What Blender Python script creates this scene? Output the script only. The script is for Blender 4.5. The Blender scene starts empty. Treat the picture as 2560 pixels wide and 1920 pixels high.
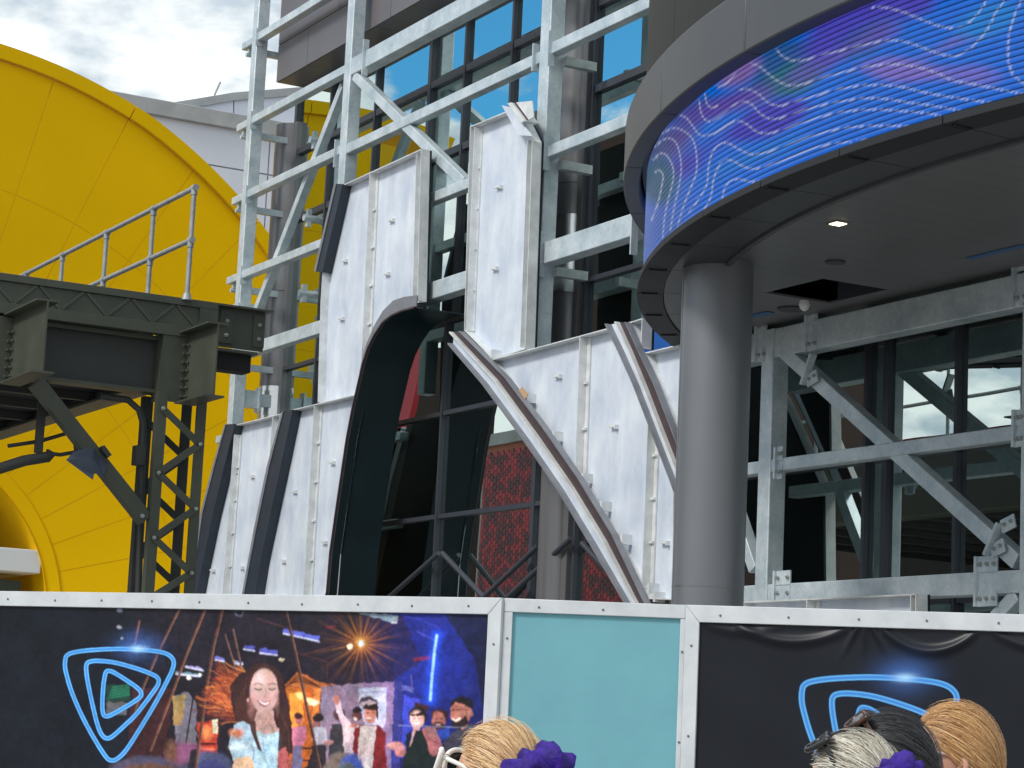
import bpy, bmesh, math, random
import numpy as np
from mathutils import Vector, Matrix
random.seed(7); rng = np.random.default_rng(5)
scene = bpy.context.scene
COL = scene.collection
R_ = math.radians

# ------------------------------------------------------------------ camera
FPX, CX, CY, CZ = 5694.0, 1280.0, 960.0, 1.6
PITCH, ROLL, AZ = R_(8.739), R_(2.6825), R_(28.643)
cf = np.array([0, math.cos(PITCH), math.sin(PITCH)])
_u0 = np.cross(np.array([1.0, 0, 0]), cf)
cr = np.array([1.0, 0, 0]) * math.cos(ROLL) + _u0 * math.sin(ROLL)
cu = -np.array([1.0, 0, 0]) * math.sin(ROLL) + _u0 * math.cos(ROLL)
cam_d = bpy.data.cameras.new('camera'); cam_o = bpy.data.objects.new('camera', cam_d); COL.objects.link(cam_o)
cam_d.sensor_width = 36; cam_d.lens = FPX / 2560 * 36; cam_d.clip_end = 3000; cam_d.clip_start = 0.2
cam_o.matrix_world = Matrix(((cr[0], cu[0], -cf[0], 0), (cr[1], cu[1], -cf[1], 0), (cr[2], cu[2], -cf[2], CZ), (0, 0, 0, 1)))
scene.camera = cam_o

# ------------------------------------------------------------------ light
SUN_DIR = Vector((-0.70, -0.56, 0.80)).normalized()      # towards the sun
sun_d = bpy.data.lights.new('sun', 'SUN'); sun_d.energy = 2.0; sun_d.angle = R_(12); sun_d.color = (1, 0.96, 0.9)
sun_o = bpy.data.objects.new('sun', sun_d); COL.objects.link(sun_o)
sun_o.rotation_euler = SUN_DIR.to_track_quat('Z', 'Y').to_euler()
w = bpy.data.worlds.new('World'); scene.world = w; w.use_nodes = True
nt = w.node_tree; nt.nodes.clear()
def N(nt, t, **k):
    n = nt.nodes.new(t)
    for a, b in k.items():
        if a.startswith('i_'):
            key = a[2:]
            n.inputs[int(key) if key.isdigit() else key.replace('_', ' ')].default_value = b
        else: setattr(n, a, b)
    return n
out = N(nt, 'ShaderNodeOutputWorld'); bg = N(nt, 'ShaderNodeBackground'); bg.inputs[1].default_value = 0.13
sky = N(nt, 'ShaderNodeTexSky', sky_type='NISHITA', sun_disc=False)
sky.sun_elevation = math.asin(SUN_DIR.z); sky.sun_rotation = math.atan2(SUN_DIR.x, SUN_DIR.y) % (2 * math.pi)
sky.altitude = 0; sky.air_density = 1.0; sky.dust_density = 0.4; sky.ozone_density = 3.0
tc = N(nt, 'ShaderNodeTexCoord')
sep = N(nt, 'ShaderNodeSeparateXYZ'); nt.links.new(tc.outputs['Generated'], sep.inputs[0])
mz = N(nt, 'ShaderNodeMath', operation='MAXIMUM', i_1=0.0); nt.links.new(sep.outputs[2], mz.inputs[0])
az_ = N(nt, 'ShaderNodeMath', operation='ADD', i_1=0.32); nt.links.new(mz.outputs[0], az_.inputs[0])
dv = N(nt, 'ShaderNodeVectorMath', operation='DIVIDE'); cmb = N(nt, 'ShaderNodeCombineXYZ')
for i in range(3): nt.links.new(az_.outputs[0], cmb.inputs[i])
nt.links.new(tc.outputs['Generated'], dv.inputs[0]); nt.links.new(cmb.outputs[0], dv.inputs[1])
nz = N(nt, 'ShaderNodeTexNoise', i_Scale=2.6, i_Detail=9.0, i_Roughness=0.56); nt.links.new(dv.outputs[0], nz.inputs['Vector'])
nz3 = N(nt, 'ShaderNodeTexNoise', i_Scale=10.0, i_Detail=8.0, i_Roughness=0.55); nt.links.new(dv.outputs[0], nz3.inputs['Vector'])
nmix = N(nt, 'ShaderNodeMix', data_type='FLOAT'); nmix.inputs[0].default_value = 0.55; nt.links.new(nz.outputs[0], nmix.inputs[2]); nt.links.new(nz3.outputs[0], nmix.inputs[3])
nz2 = N(nt, 'ShaderNodeTexNoise', i_Scale=9.0, i_Detail=6.0, i_Roughness=0.55); nt.links.new(dv.outputs[0], nz2.inputs['Vector'])
# the cloud bank ahead opens to blue towards the west (where the glass mirrors it)
dot = N(nt, 'ShaderNodeVectorMath', operation='DOT_PRODUCT'); dot.inputs[1].default_value = (-0.88, 0.36, 0.30)
nt.links.new(tc.outputs['Generated'], dot.inputs[0])
op = N(nt, 'ShaderNodeMapRange', interpolation_type='SMOOTHSTEP'); op.inputs[1].default_value = 0.950; op.inputs[2].default_value = 0.985
op.inputs[3].default_value = 0.0; op.inputs[4].default_value = 0.30; nt.links.new(dot.outputs['Value'], op.inputs[0])
lo = N(nt, 'ShaderNodeMapRange', interpolation_type='SMOOTHSTEP'); lo.inputs[1].default_value = 0.19; lo.inputs[2].default_value = 0.31
lo.inputs[3].default_value = 0.0; lo.inputs[4].default_value = 1.0; nt.links.new(sep.outputs[2], lo.inputs[0])
opm = N(nt, 'ShaderNodeMath', operation='MULTIPLY'); nt.links.new(op.outputs[0], opm.inputs[0]); nt.links.new(lo.outputs[0], opm.inputs[1])
sub = N(nt, 'ShaderNodeMath', operation='SUBTRACT'); nt.links.new(nmix.outputs[0], sub.inputs[0]); nt.links.new(opm.outputs[0], sub.inputs[1])
cm = N(nt, 'ShaderNodeMapRange', interpolation_type='SMOOTHSTEP'); cm.inputs[1].default_value = 0.27; cm.inputs[2].default_value = 0.36
nt.links.new(sub.outputs[0], cm.inputs[0])
cr_ = N(nt, 'ShaderNodeValToRGB'); cr_.color_ramp.elements[0].position = 0.41; cr_.color_ramp.elements[0].color = (4.0, 4.7, 5.3, 1)
cr_.color_ramp.elements[1].position = 0.59; cr_.color_ramp.elements[1].color = (8.3, 8.5, 8.3, 1); nt.links.new(nz2.outputs[0], cr_.inputs[0])
tint = N(nt, 'ShaderNodeMix', data_type='RGBA', blend_type='MULTIPLY'); tint.inputs[0].default_value = 1.0
tint.inputs[7].default_value = (0.42, 1.12, 1.30, 1); nt.links.new(sky.outputs[0], tint.inputs[6])
mx = N(nt, 'ShaderNodeMix', data_type='RGBA'); nt.links.new(cm.outputs[0], mx.inputs[0]); nt.links.new(tint.outputs[2], mx.inputs[6]); nt.links.new(cr_.outputs[0], mx.inputs[7])
nt.links.new(mx.outputs[2], bg.inputs[0]); nt.links.new(bg.outputs[0], out.inputs[0])
scene.view_settings.view_transform = 'Standard'; scene.view_settings.look = 'None'
scene.view_settings.exposure = 0.17; scene.view_settings.gamma = 1; scene.view_settings.use_curve_mapping = False
scene.render.engine = 'CYCLES'; scene.cycles.max_bounces = 8; scene.cycles.glossy_bounces = 5

# ------------------------------------------------------------------ place frame: x along the street front, y into the building, z up
EX = np.array([math.sin(AZ), -math.cos(AZ), 0]); EY = np.array([math.cos(AZ), math.sin(AZ), 0]); CAM = np.array([0, 0, CZ])
ROTZ = math.atan2(EX[1], EX[0])
def ray(x, y): return cf * FPX + cr * (x - CX) - cu * (y - CY)
_d = ray(1935, 1200); ORG = CAM + _d * 22.8 / _d[1]; ORG[2] = 0
def toL(p): q = p - ORG; return np.array([q @ EX, q @ EY, q[2]])
def toW(p): return ORG + EX * p[0] + EY * p[1] + np.array([0, 0, p[2]])
CL = toL(CAM)
def hy(x, y, wy): d = ray(x, y); return toL(CAM + d * (wy - CL[1]) / (d @ EY))
def hx(x, y, s): d = ray(x, y); return toL(CAM + d * (s - CL[0]) / (d @ EX))
def hz(x, y, z): d = ray(x, y); return toL(CAM + d * (z - CZ) / d[2])
def hd(x, y, Y): d = ray(x, y); return toL(CAM + d * Y / d[1])
def prW(W):                                      # world points (n,3) -> photograph coordinates
    v = W - CAM; z = v @ cf
    return CX + FPX * (v @ cr) / z, CY - FPX * (v @ cu) / z
def locW(P): return ORG + P[:, :1] * EX + P[:, 1:2] * EY + P[:, 2:3] * np.array([0, 0, 1.0])

# ------------------------------------------------------------------ materials
MATS = {}
def mat(name, col, rough=0.5, metal=0.0, var=0.0, vscale=3.0, col2=None, bump=0.0, bscale=40.0, streak=None, spec=0.5, coat=0.0, fine=0.0, emit=None, estr=0.0):
    if name in MATS: return MATS[name]
    m = bpy.data.materials.new(name); m.use_nodes = True; t = m.node_tree; b = t.nodes['Principled BSDF']; L = t.links.new
    b.inputs['Base Color'].default_value = (*col, 1); b.inputs['Roughness'].default_value = rough; b.inputs['Metallic'].default_value = metal
    b.inputs['Specular IOR Level'].default_value = spec; b.inputs['Coat Weight'].default_value = coat
    if emit: b.inputs['Emission Color'].default_value = (*emit, 1); b.inputs['Emission Strength'].default_value = estr
    tc = t.nodes.new('ShaderNodeTexCoord'); mp = t.nodes.new('ShaderNodeMapping'); L(tc.outputs['Object'], mp.inputs[0])
    if streak: mp.inputs['Scale'].default_value = streak
    if var > 0:
        n = t.nodes.new('ShaderNodeTexNoise'); n.inputs['Scale'].default_value = vscale; n.inputs['Detail'].default_value = 7; n.inputs['Roughness'].default_value = 0.62
        L(mp.outputs[0], n.inputs['Vector'])
        r = t.nodes.new('ShaderNodeValToRGB'); r.color_ramp.elements[0].position = 0.34; r.color_ramp.elements[1].position = 0.66
        c2 = col2 if col2 else tuple(c * (1 - var) for c in col)
        r.color_ramp.elements[0].color = (*c2, 1); r.color_ramp.elements[1].color = (*col, 1)
        L(n.outputs[0], r.inputs[0]); src = r.outputs[0]
        if fine > 0:
            v = t.nodes.new('ShaderNodeTexVoronoi'); v.inputs['Scale'].default_value = bscale; L(tc.outputs['Object'], v.inputs['Vector'])
            mr = t.nodes.new('ShaderNodeMapRange'); mr.inputs[1].default_value = 0; mr.inputs[2].default_value = 1; mr.inputs[3].default_value = 1 - fine; mr.inputs[4].default_value = 1 + fine * 0.4
            sx = t.nodes.new('ShaderNodeSeparateXYZ'); L(v.outputs['Color'], sx.inputs[0]); L(sx.outputs[0], mr.inputs[0])
            mm = t.nodes.new('ShaderNodeMix'); mm.data_type = 'RGBA'; mm.blend_type = 'MULTIPLY'; mm.inputs[0].default_value = 1
            L(src, mm.inputs[6]); L(mr.outputs[0], mm.inputs[7]); src = mm.outputs[2]
        L(src, b.inputs['Base Color'])
        mr2 = t.nodes.new('ShaderNodeMapRange'); mr2.inputs[3].default_value = rough * 0.85; mr2.inputs[4].default_value = min(1, rough * 1.2); L(n.outputs[0], mr2.inputs[0]); L(mr2.outputs[0], b.inputs['Roughness'])
    if bump > 0:
        n2 = t.nodes.new('ShaderNodeTexNoise'); n2.inputs['Scale'].default_value = bscale; n2.inputs['Detail'].default_value = 4; L(mp.outputs[0], n2.inputs['Vector'])
        bp = t.nodes.new('ShaderNodeBump'); bp.inputs['Strength'].default_value = bump; bp.inputs['Distance'].default_value = 0.01; L(n2.outputs[0], bp.inputs['Height']); L(bp.outputs[0], b.inputs['Normal'])
    MATS[name] = m; return m
def attr_mat(name, rough, emis=0.0, spec=0.5, coat=0.0):
    m = bpy.data.materials.new(name); m.use_nodes = True; t = m.node_tree; b = t.nodes['Principled BSDF']
    a = t.nodes.new('ShaderNodeAttribute'); a.attribute_name = 'print'
    if emis: b.inputs['Base Color'].default_value = (.02, .02, .025, 1); t.links.new(a.outputs['Color'], b.inputs['Emission Color']); b.inputs['Emission Strength'].default_value = emis
    else: t.links.new(a.outputs['Color'], b.inputs['Base Color'])
    b.inputs['Roughness'].default_value = rough; b.inputs['Specular IOR Level'].default_value = spec; b.inputs['Coat Weight'].default_value = coat
    return m
GALV = mat('galvanised_steel', (0.68, 0.75, 0.79), 0.45, 0.3, 0.3, 2.6, (0.44, 0.53, 0.58), 0.08, 28, fine=0.09)
GALV2 = mat('galvanised_tube', (0.50, 0.55, 0.56), 0.45, 0.35, 0.3, 6, (0.33, 0.37, 0.39))
ALU = mat('brushed_backing_sheet', (0.78, 0.83, 0.90), 0.5, 0.1, 0.2, 1.5, (0.53, 0.60, 0.72), 0.08, 30, streak=(1.5, 1.0, 0.8))
ALU2 = mat('aluminium_angle', (0.82, 0.84, 0.84), 0.4, 0.2, 0.15, 5, (0.62, 0.64, 0.64))
NAVY = mat('navy_edge_paint', (0.022, 0.035, 0.055), 0.45, 0, 0.3, 4)
TEAL_DK = mat('dark_teal_arch_lining', (0.006, 0.022, 0.030), 0.35, 0, 0.3, 1.5)
BROWN = mat('brown_primer', (0.065, 0.040, 0.045), 0.6, 0, 0.3, 6)
LIPG = mat('grey_arch_lip', (0.23, 0.24, 0.27), 0.5, 0.1, 0.25, 5)
CLAD = mat('graphite_cladding', (0.155, 0.145, 0.155), 0.42, 0.15, 0.12, 0.8)
COLM = mat('grey_column_paint', (0.18, 0.192, 0.212), 0.38, 0.25, 0.08, 0.7)
COLD = mat('dark_column_paint', (0.19, 0.19, 0.20), 0.32, 0.35, 0.08, 0.7)
MULL = mat('graphite_mullion', (0.055, 0.062, 0.08), 0.45, 0.2, 0.1, 2)
SLEEVE = mat('shiny_flashing', (0.75, 0.76, 0.76), 0.22, 0.9, 0.15, 3, bump=0.3, bscale=6)
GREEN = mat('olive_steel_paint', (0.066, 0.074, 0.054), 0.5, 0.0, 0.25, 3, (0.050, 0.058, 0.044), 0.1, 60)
GREEND = mat('olive_steel_dark_shaded', (0.040, 0.046, 0.044), 0.6, 0, 0.2, 3)  # darker olive copy, shade painted into set-back girder, deck and legs; also dark pipes
BOLT = mat('bolt_steel', (0.34, 0.37, 0.36), 0.4, 0.4)
YEL = mat('yellow_panel_paint', (0.98, 0.59, 0.0), 0.5, 0, 0.06, 0.5, (0.94, 0.555, 0.0), 0.04, 300, spec=0.12)
YELD = mat('yellow_rim_paint', (0.90, 0.55, 0.0), 0.5, 0, 0.06, 0.5, spec=0.12)
WHT = mat('off_white_wall', (0.62, 0.66, 0.74), 0.7, 0, 0.12, 0.3, (0.54, 0.58, 0.68))
WHTC = mat('grey_coping', (0.36, 0.38, 0.40), 0.7, 0, 0.25, 1.5)
SLABW = mat('white_slab', (0.80, 0.82, 0.84), 0.6)
HFR = mat('hoarding_frame_white', (0.60, 0.63, 0.66), 0.45, 0, 0.16, 5, (0.49, 0.52, 0.55), 0.05, 60)
TEALB = mat('teal_board', (0.15, 0.385, 0.45), 0.6, 0, 0.12, 2.6, (0.130, 0.345, 0.41), 0.05, 90)
SCREW = mat('screw_head', (0.12, 0.12, 0.13), 0.5, 0.3)
SOFF = mat('soffit_plank', (0.16, 0.16, 0.17), 0.38, 0.25, 0.1, 1.2)
RINGM = mat('charcoal_ring', (0.050, 0.054, 0.062), 0.45, 0.2, 0.15, 1.5)
RINGD = mat('black_ring_edge', (0.028, 0.030, 0.035), 0.6, 0, 0.15, 1.5, spec=0.2)
BAND = mat('grey_rim_band', (0.085, 0.090, 0.098), 0.5, 0.15, 0.2, 0.6, (0.060, 0.064, 0.072), streak=(1, 1, 0.2))
DRUM = mat('dark_drum_cladding', (0.020, 0.018, 0.018), 0.7, 0.0, 0.35, 9, (0.012, 0.011, 0.011), streak=(1, 1, 0.1))
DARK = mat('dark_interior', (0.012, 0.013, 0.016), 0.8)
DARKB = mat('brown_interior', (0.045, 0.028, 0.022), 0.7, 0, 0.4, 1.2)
REDP = mat('red_paint', (0.45, 0.025, 0.04), 0.6)
CREAM = mat('cream_paint', (0.6, 0.62, 0.5), 0.6)
PAVE = mat('paving', (0.38, 0.36, 0.34), 0.85, 0, 0.25, 1.2)
def glass_mat():
    m = bpy.data.materials.new('coated_glass'); m.use_nodes = True; t = m.node_tree; t.nodes.clear(); L = t.links.new
    o = t.nodes.new('ShaderNodeOutputMaterial'); g = t.nodes.new('ShaderNodeBsdfGlossy'); g.inputs['Roughness'].default_value = 0.0
    g.inputs['Color'].default_value = (0.82, 0.95, 0.93, 1)
    tr = t.nodes.new('ShaderNodeBsdfTransparent'); tr.inputs[0].default_value = (0.20, 0.23, 0.23, 1)
    fr = t.nodes.new('ShaderNodeFresnel'); fr.inputs[0].default_value = 2.6
    mr = t.nodes.new('ShaderNodeMapRange'); mr.inputs[3].default_value = 0.60; mr.inputs[4].default_value = 1.0
    n = t.nodes.new('ShaderNodeTexNoise'); n.inputs['Scale'].default_value = 0.9; n.inputs['Detail'].default_value = 1
    tc = t.nodes.new('ShaderNodeTexCoord'); L(tc.outputs['Object'], n.inputs['Vector'])
    bp = t.nodes.new('ShaderNodeBump'); bp.inputs['Strength'].default_value = 0.04; bp.inputs['Distance'].default_value = 0.02; L(n.outputs[0], bp.inputs['Height']); L(bp.outputs[0], g.inputs['Normal'])
    mix = t.nodes.new('ShaderNodeMixShader'); L(fr.outputs[0], mr.inputs[0]); L(mr.outputs[0], mix.inputs[0]); L(tr.outputs[0], mix.inputs[1]); L(g.outputs[0], mix.inputs[2]); L(mix.outputs[0], o.inputs[0])
    return m
GLASS = glass_mat()

# ------------------------------------------------------------------ mesh builder
class MB:
    def __init__(s): s.v = []; s.f = []
    def add(s, vs, fs):
        o = len(s.v); s.v += [tuple(map(float, p)) for p in vs]; s.f += [tuple(i + o for i in f) for f in fs]; return s
    def box(s, x0, x1, y0, y1, z0, z1):
        x0, x1 = sorted((x0, x1)); y0, y1 = sorted((y0, y1)); z0, z1 = sorted((z0, z1))
        return s.add([(x0, y0, z0), (x1, y0, z0), (x1, y1, z0), (x0, y1, z0), (x0, y0, z1), (x1, y0, z1), (x1, y1, z1), (x0, y1, z1)],
                     [(0, 3, 2, 1), (4, 5, 6, 7), (0, 1, 5, 4), (1, 2, 6, 5), (2, 3, 7, 6), (3, 0, 4, 7)])
    def beam(s, p, q, a, b, up=(0, 0, 1)):       # a: size along side axis, b: along up-ish axis
        p = Vector(p); q = Vector(q); d = (q - p).normalized(); up = Vector(up)
        sd = d.cross(up)
        if sd.length < 1e-4: sd = d.cross(Vector((1, 0, 0)))
        sd.normalize(); u = sd.cross(d); sd *= a / 2; u *= b / 2
        vs = [p - sd - u, p + sd - u, p + sd + u, p - sd + u, q - sd - u, q + sd - u, q + sd + u, q - sd + u]
        return s.add(vs, [(0, 1, 2, 3), (7, 6, 5, 4), (0, 4, 5, 1), (1, 5, 6, 2), (2, 6, 7, 3), (3, 7, 4, 0)])
    def tube(s, pts, r, n=12, caps=True):
        pts = [Vector(p) for p in pts]; rs = r if isinstance(r, (list, tuple)) else [r] * len(pts); rings = []; prev = None
        for i, p in enumerate(pts):
            d = (pts[min(i + 1, len(pts) - 1)] - pts[max(i - 1, 0)]).normalized()
            if prev is None:
                a = d.cross(Vector((0, 0, 1)))
                if a.length < 1e-3: a = d.cross(Vector((1, 0, 0)))
            else: a = prev - d * prev.dot(d)
            a.normalize(); prev = a; b = d.cross(a)
            rings.append([p + (a * math.cos(2 * math.pi * k / n) + b * math.sin(2 * math.pi * k / n)) * rs[i] for k in range(n)])
        vs = [v for rg in rings for v in rg]; fs = []
        for i in range(len(rings) - 1):
            for k in range(n): fs.append((i * n + k, i * n + (k + 1) % n, (i + 1) * n + (k + 1) % n, (i + 1) * n + k))
        if caps: fs += [tuple(range(n - 1, -1, -1)), tuple(range((len(rings) - 1) * n, len(rings) * n))]
        return s.add(vs, fs)
    def prism(s, poly, off):                     # poly: 3d points, extruded by vector off
        n = len(poly); vs = [tuple(p) for p in poly] + [tuple(np.array(p) + np.array(off)) for p in poly]
        fs = [tuple(range(n)), tuple(range(2 * n - 1, n - 1, -1))] + [(i, i + n, (i + 1) % n + n, (i + 1) % n) for i in range(n)]
        return s.add(vs, fs)
    def arc(s, c, r0, r1, z0, z1, a0, a1, n):    # ring segment of rectangular section
        vs = []; fs = []
        for i in range(n + 1):
            a = R_(a0 + (a1 - a0) * i / n); ca, sa = math.cos(a), math.sin(a)
            vs += [(c[0] + r0 * ca, c[1] + r0 * sa, z0), (c[0] + r1 * ca, c[1] + r1 * sa, z0), (c[0] + r1 * ca, c[1] + r1 * sa, z1), (c[0] + r0 * ca, c[1] + r0 * sa, z1)]
        for i in range(n):
            o = i * 4
            for k in range(4): fs.append((o + k, o + (k + 1) % 4, o + 4 + (k + 1) % 4, o + 4 + k))
        fs += [(3, 2, 1, 0), (n * 4, n * 4 + 1, n * 4 + 2, n * 4 + 3)]
        return s.add(vs, fs)
    def mesh(s, name, m, base=(0, 0, 0)):
        me = bpy.data.meshes.new(name)
        me.from_pydata([(a - base[0], b - base[1], c - base[2]) for a, b, c in s.v], [], s.f)
        bm = bmesh.new(); bm.from_mesh(me); bmesh.ops.recalc_face_normals(bm, faces=bm.faces); bm.to_mesh(me); bm.free()
        me.materials.append(m); return me
def smooth(o, ang=35):
    me = o.data
    for p in me.polygons: p.use_smooth = True
    try: me.set_sharp_from_angle(angle=R_(ang))
    except Exception: pass
    return o
def bevel(o, wd=0.006, seg=2):
    b = o.modifiers.new('bevel', 'BEVEL'); b.width = wd; b.segments = seg; b.limit_method = 'ANGLE'; b.angle_limit = R_(40); return smooth(o, 50)
def tagp(o, **k):
    for a, b in k.items():
        if b is not None: o[{'cat': 'category'}.get(a, a)] = b
    return o
class Thing:
    def __init__(s, name, label, cat, base, group=None, world=False):
        s.base = tuple(map(float, base)); s.e = bpy.data.objects.new(name, None); COL.objects.link(s.e); s.e.empty_display_size = 0.2
        if world: s.e.location = base
        else: s.e.location = toW(base); s.e.rotation_euler = (0, 0, ROTZ)
        tagp(s.e, label=label, cat=cat, group=group)
    def part(s, name, mb, m, parent=None, kind=None, label=None, bev=0, sm=False):
        o = bpy.data.objects.new(name, mb.mesh(name, m, s.base)); COL.objects.link(o); o.parent = parent or s.e
        tagp(o, kind=kind, label=label)
        if bev: bevel(o, bev)
        if sm: smooth(o)
        return o
    def inst(s, name, me, pos, rot=(0, 0, 0), parent=None, scale=1):
        o = bpy.data.objects.new(name, me); COL.objects.link(o); o.parent = parent or s.e
        o.location = [pos[i] - s.base[i] for i in range(3)]; o.rotation_euler = rot; o.scale = (scale,) * 3; return o
def solo(name, label, cat, mb, m, base, group=None, kind=None, bev=0, sm=False):
    o = bpy.data.objects.new(name, mb.mesh(name, m, base)); COL.objects.link(o); o.location = toW(base); o.rotation_euler = (0, 0, ROTZ)
    tagp(o, label=label, cat=cat, group=group, kind=kind)
    if bev: bevel(o, bev)
    if sm: smooth(o)
    return o
_b = MB(); _b.tube([(0, 0, 0), (0, -0.018, 0)], 0.024, 6).tube([(0, -0.018, 0), (0, -0.034, 0)], [0.017, 0.012], 8)
BOLT_Y = _b.mesh('bolt', BOLT)                      # head points to -y
_b = MB(); _b.tube([(0, 0, 0), (0.018, 0, 0)], 0.024, 6).tube([(0.018, 0, 0), (0.034, 0, 0)], [0.017, 0.012], 8)
BOLT_X = _b.mesh('bolt', BOLT)                      # head points to +x

BOLT_YG = BOLT_Y.copy(); BOLT_YG.materials[0] = GREEN; BOLT_XG = BOLT_X.copy(); BOLT_XG.materials[0] = GREEN
# ================================================================== SETTING
g = MB(); g.add([(-600, -600, 0), (600, -600, 0), (600, 600, 0), (-600, 600, 0)], [(0, 1, 2, 3)])
solo('ground', None, None, g, PAVE, (0, 0, 0), kind='structure')

# ================================================================== GLASS BUILDING
GY = 0.85                                           # glass plane
B = Thing('glass_building', 'dark clad building with tall sky reflecting glazing behind the galvanised frame', 'building', (-9, 1.5, 0))
XL = hy(742, 400, GY)[0]                            # first glass edge by the corner column
Zt = [0.05, 1.55, 3.06, 4.38, 5.62, 7.05, 8.30, 9.60, 11.0, 12.35]
def zat(px, py): return hy(px, py, GY)[2]
def xat(px, py): return hy(px, py, GY)[0]
z_a = zat(1173, 1283); z_b = zat(1127, 1032); z_c = zat(1126, 384); z_d = zat(1074, 222); z_e = zat(1560, 470 + 22)
Ztr = [0.1, 1.7, 3.05, z_a, z_b, 7.22, z_c, z_d, 11.80]
Zmid = sorted(Ztr)
xs = [XL, xat(838, 228), xat(949, 228), xat(1086, 163), xat(1175, 100), xat(1282, 300), xat(1395, 300) - 0.1, xat(1490, 300), -1.35, xat(1905, 1100) + 0.3, xat(2172, 1200), xat(2400, 1200), 4.6, 6.2]
print('glass xs', np.round(xs, 2), 'z', np.round(Zmid, 2))
xm = xat(1117, 960); xlow = [XL, xs[1], xs[2], xm, xs[6], xs[7]] + [x for x in xs if x > -2]
def panes(xs, Zmid):
  for i in range(len(xs) - 1):
    for j in range(len(Zmid) - 1):
        if xs[i] > -2.2 and Zmid[j] > 5.9: continue
        p = MB().box(xs[i] + 0.03, xs[i + 1] - 0.03, GY - 0.006, GY + 0.006, Zmid[j] + 0.03, min(Zmid[j + 1], 5.8 if xs[i] > -2.2 else 99) - 0.03)
        B.part('glass_pane', p, GLASS)
  for i, x in enumerate(xs):
    thick = 0.09 if x in (XL, xs_up[3], xs_up[6]) else 0.05
    B.part('mullion', MB().box(x - thick / 2, x + thick / 2, GY - 0.07, GY + 0.09, Zmid[0], Zmid[-1] if x < -2 else 5.82), MULL)
  for i in range(len(xs) - 1):
    for z in (Zmid if Zmid[0] < 1 else Zmid[1:]):
        if xs[i] > -2.2 and z > 5.9: continue
        if (xs[i + 1] - xs[i]) < 0.2: continue
        hh = 0.10 if z in (z_c, z_d) else 0.06
        B.part('transom', MB().box(xs[i] + 0.046, xs[i + 1] - 0.046, GY - 0.062, GY + 0.08, z - hh / 2, z + hh / 2), MULL)
xs_up = xs; iz = Zmid.index(7.22)
panes(xlow, Zmid[:iz + 1]); panes([x for x in xs if x < -2] + [-2.3], Zmid[iz:])
# interior: floors, back wall, columns
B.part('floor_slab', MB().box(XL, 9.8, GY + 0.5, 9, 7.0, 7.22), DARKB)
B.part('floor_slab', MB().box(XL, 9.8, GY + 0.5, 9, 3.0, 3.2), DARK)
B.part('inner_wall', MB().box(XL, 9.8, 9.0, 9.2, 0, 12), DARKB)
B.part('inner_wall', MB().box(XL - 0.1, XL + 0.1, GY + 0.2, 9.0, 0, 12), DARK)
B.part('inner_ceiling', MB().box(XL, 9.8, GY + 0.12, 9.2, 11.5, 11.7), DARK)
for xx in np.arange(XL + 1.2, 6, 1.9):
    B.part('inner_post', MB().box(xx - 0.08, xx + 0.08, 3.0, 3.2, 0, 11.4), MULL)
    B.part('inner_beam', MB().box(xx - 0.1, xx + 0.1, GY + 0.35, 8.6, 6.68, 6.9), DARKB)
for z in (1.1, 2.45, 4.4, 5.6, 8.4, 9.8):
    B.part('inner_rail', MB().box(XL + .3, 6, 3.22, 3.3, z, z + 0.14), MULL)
# round columns in the glass line
def rcol(x, y, r, z0, z1, sleeves, trim=True):
    c = B.part('round_column', MB().tube([(x, y, z0), (x, y, z1)], r, 40), COLD, sm=True)
    for a, b in sleeves:
        B.part('column_sleeve', MB().tube([(x, y, a), (x, y, b)], r + 0.012, 40), SLEEVE, parent=c, sm=True)
    for dz in np.arange(z0 + 2.4, z1, 3.05):
        B.part('joint_band', MB().tube([(x, y, dz), (x, y, dz + 0.012)], r + 0.004, 40), MULL, parent=c)
    if trim:
        B.part('column_trim', MB().box(x + r - 0.05, x + r + 0.10, y - 0.11, GY + 0.06, z0, z1), COLD)
    return c
RC = 0.29
cx0 = (hy(705, 400, GY - 0.1)[0] + 0.12); rcol(cx0 + 0.02, GY + 0.02, 0.30, 0, 11.3, [(6.1, 6.95)])
cx1 = hy(1424, 400, GY - 0.1)[0]; rcol(cx1, GY + 0.0, 0.27, 0, 11.6, [(hy(1420, 741, GY)[2], hy(1420, 551, GY)[2])])
# fascia overhanging the glazing, panel by panel
fy = 0.30; fz = hy(690, 207, fy)[2]; fx0 = hy(690, 207, fy)[0]
print('fascia', fx0, fz, 'col', cx0, cx1)
rows = [(fz, fz + 0.62), (fz + 0.62, fz + 1.75), (fz + 1.75, fz + 2.9), (fz + 2.9, fz + 4.1)]
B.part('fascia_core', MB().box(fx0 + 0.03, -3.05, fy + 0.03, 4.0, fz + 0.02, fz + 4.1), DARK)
for k, (a, b) in enumerate(rows):
    x = fx0; wds = [1.22, 2.1, 0.9, 2.4] if k % 2 == 0 else [2.35, 0.75, 2.3, 1.2]; j = 0
    while x < -3.1:
        x2 = min(x + wds[j % 4], -3.05); j += 1
        B.part('fascia_panel', MB().box(x + 0.007, x2 - 0.007, fy + 0.002 * (j % 2), fy + 0.03, a + 0.007, b - 0.007), CLAD)
        x = x2
    y = fy + 0.03
    B.part('fascia_panel', MB().box(fx0, fx0 + 0.03, y, 4.0, a + 0.007, b - 0.007), CLAD)
x = fx0 + 0.03
while x < -3.1:
    x2 = min(x + 1.22, -3.05); B.part('soffit_panel', MB().box(x + 0.006, x2 - 0.006, fy + 0.03, GY + 0.12, fz, fz + 0.02), CLAD); x = x2
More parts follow.
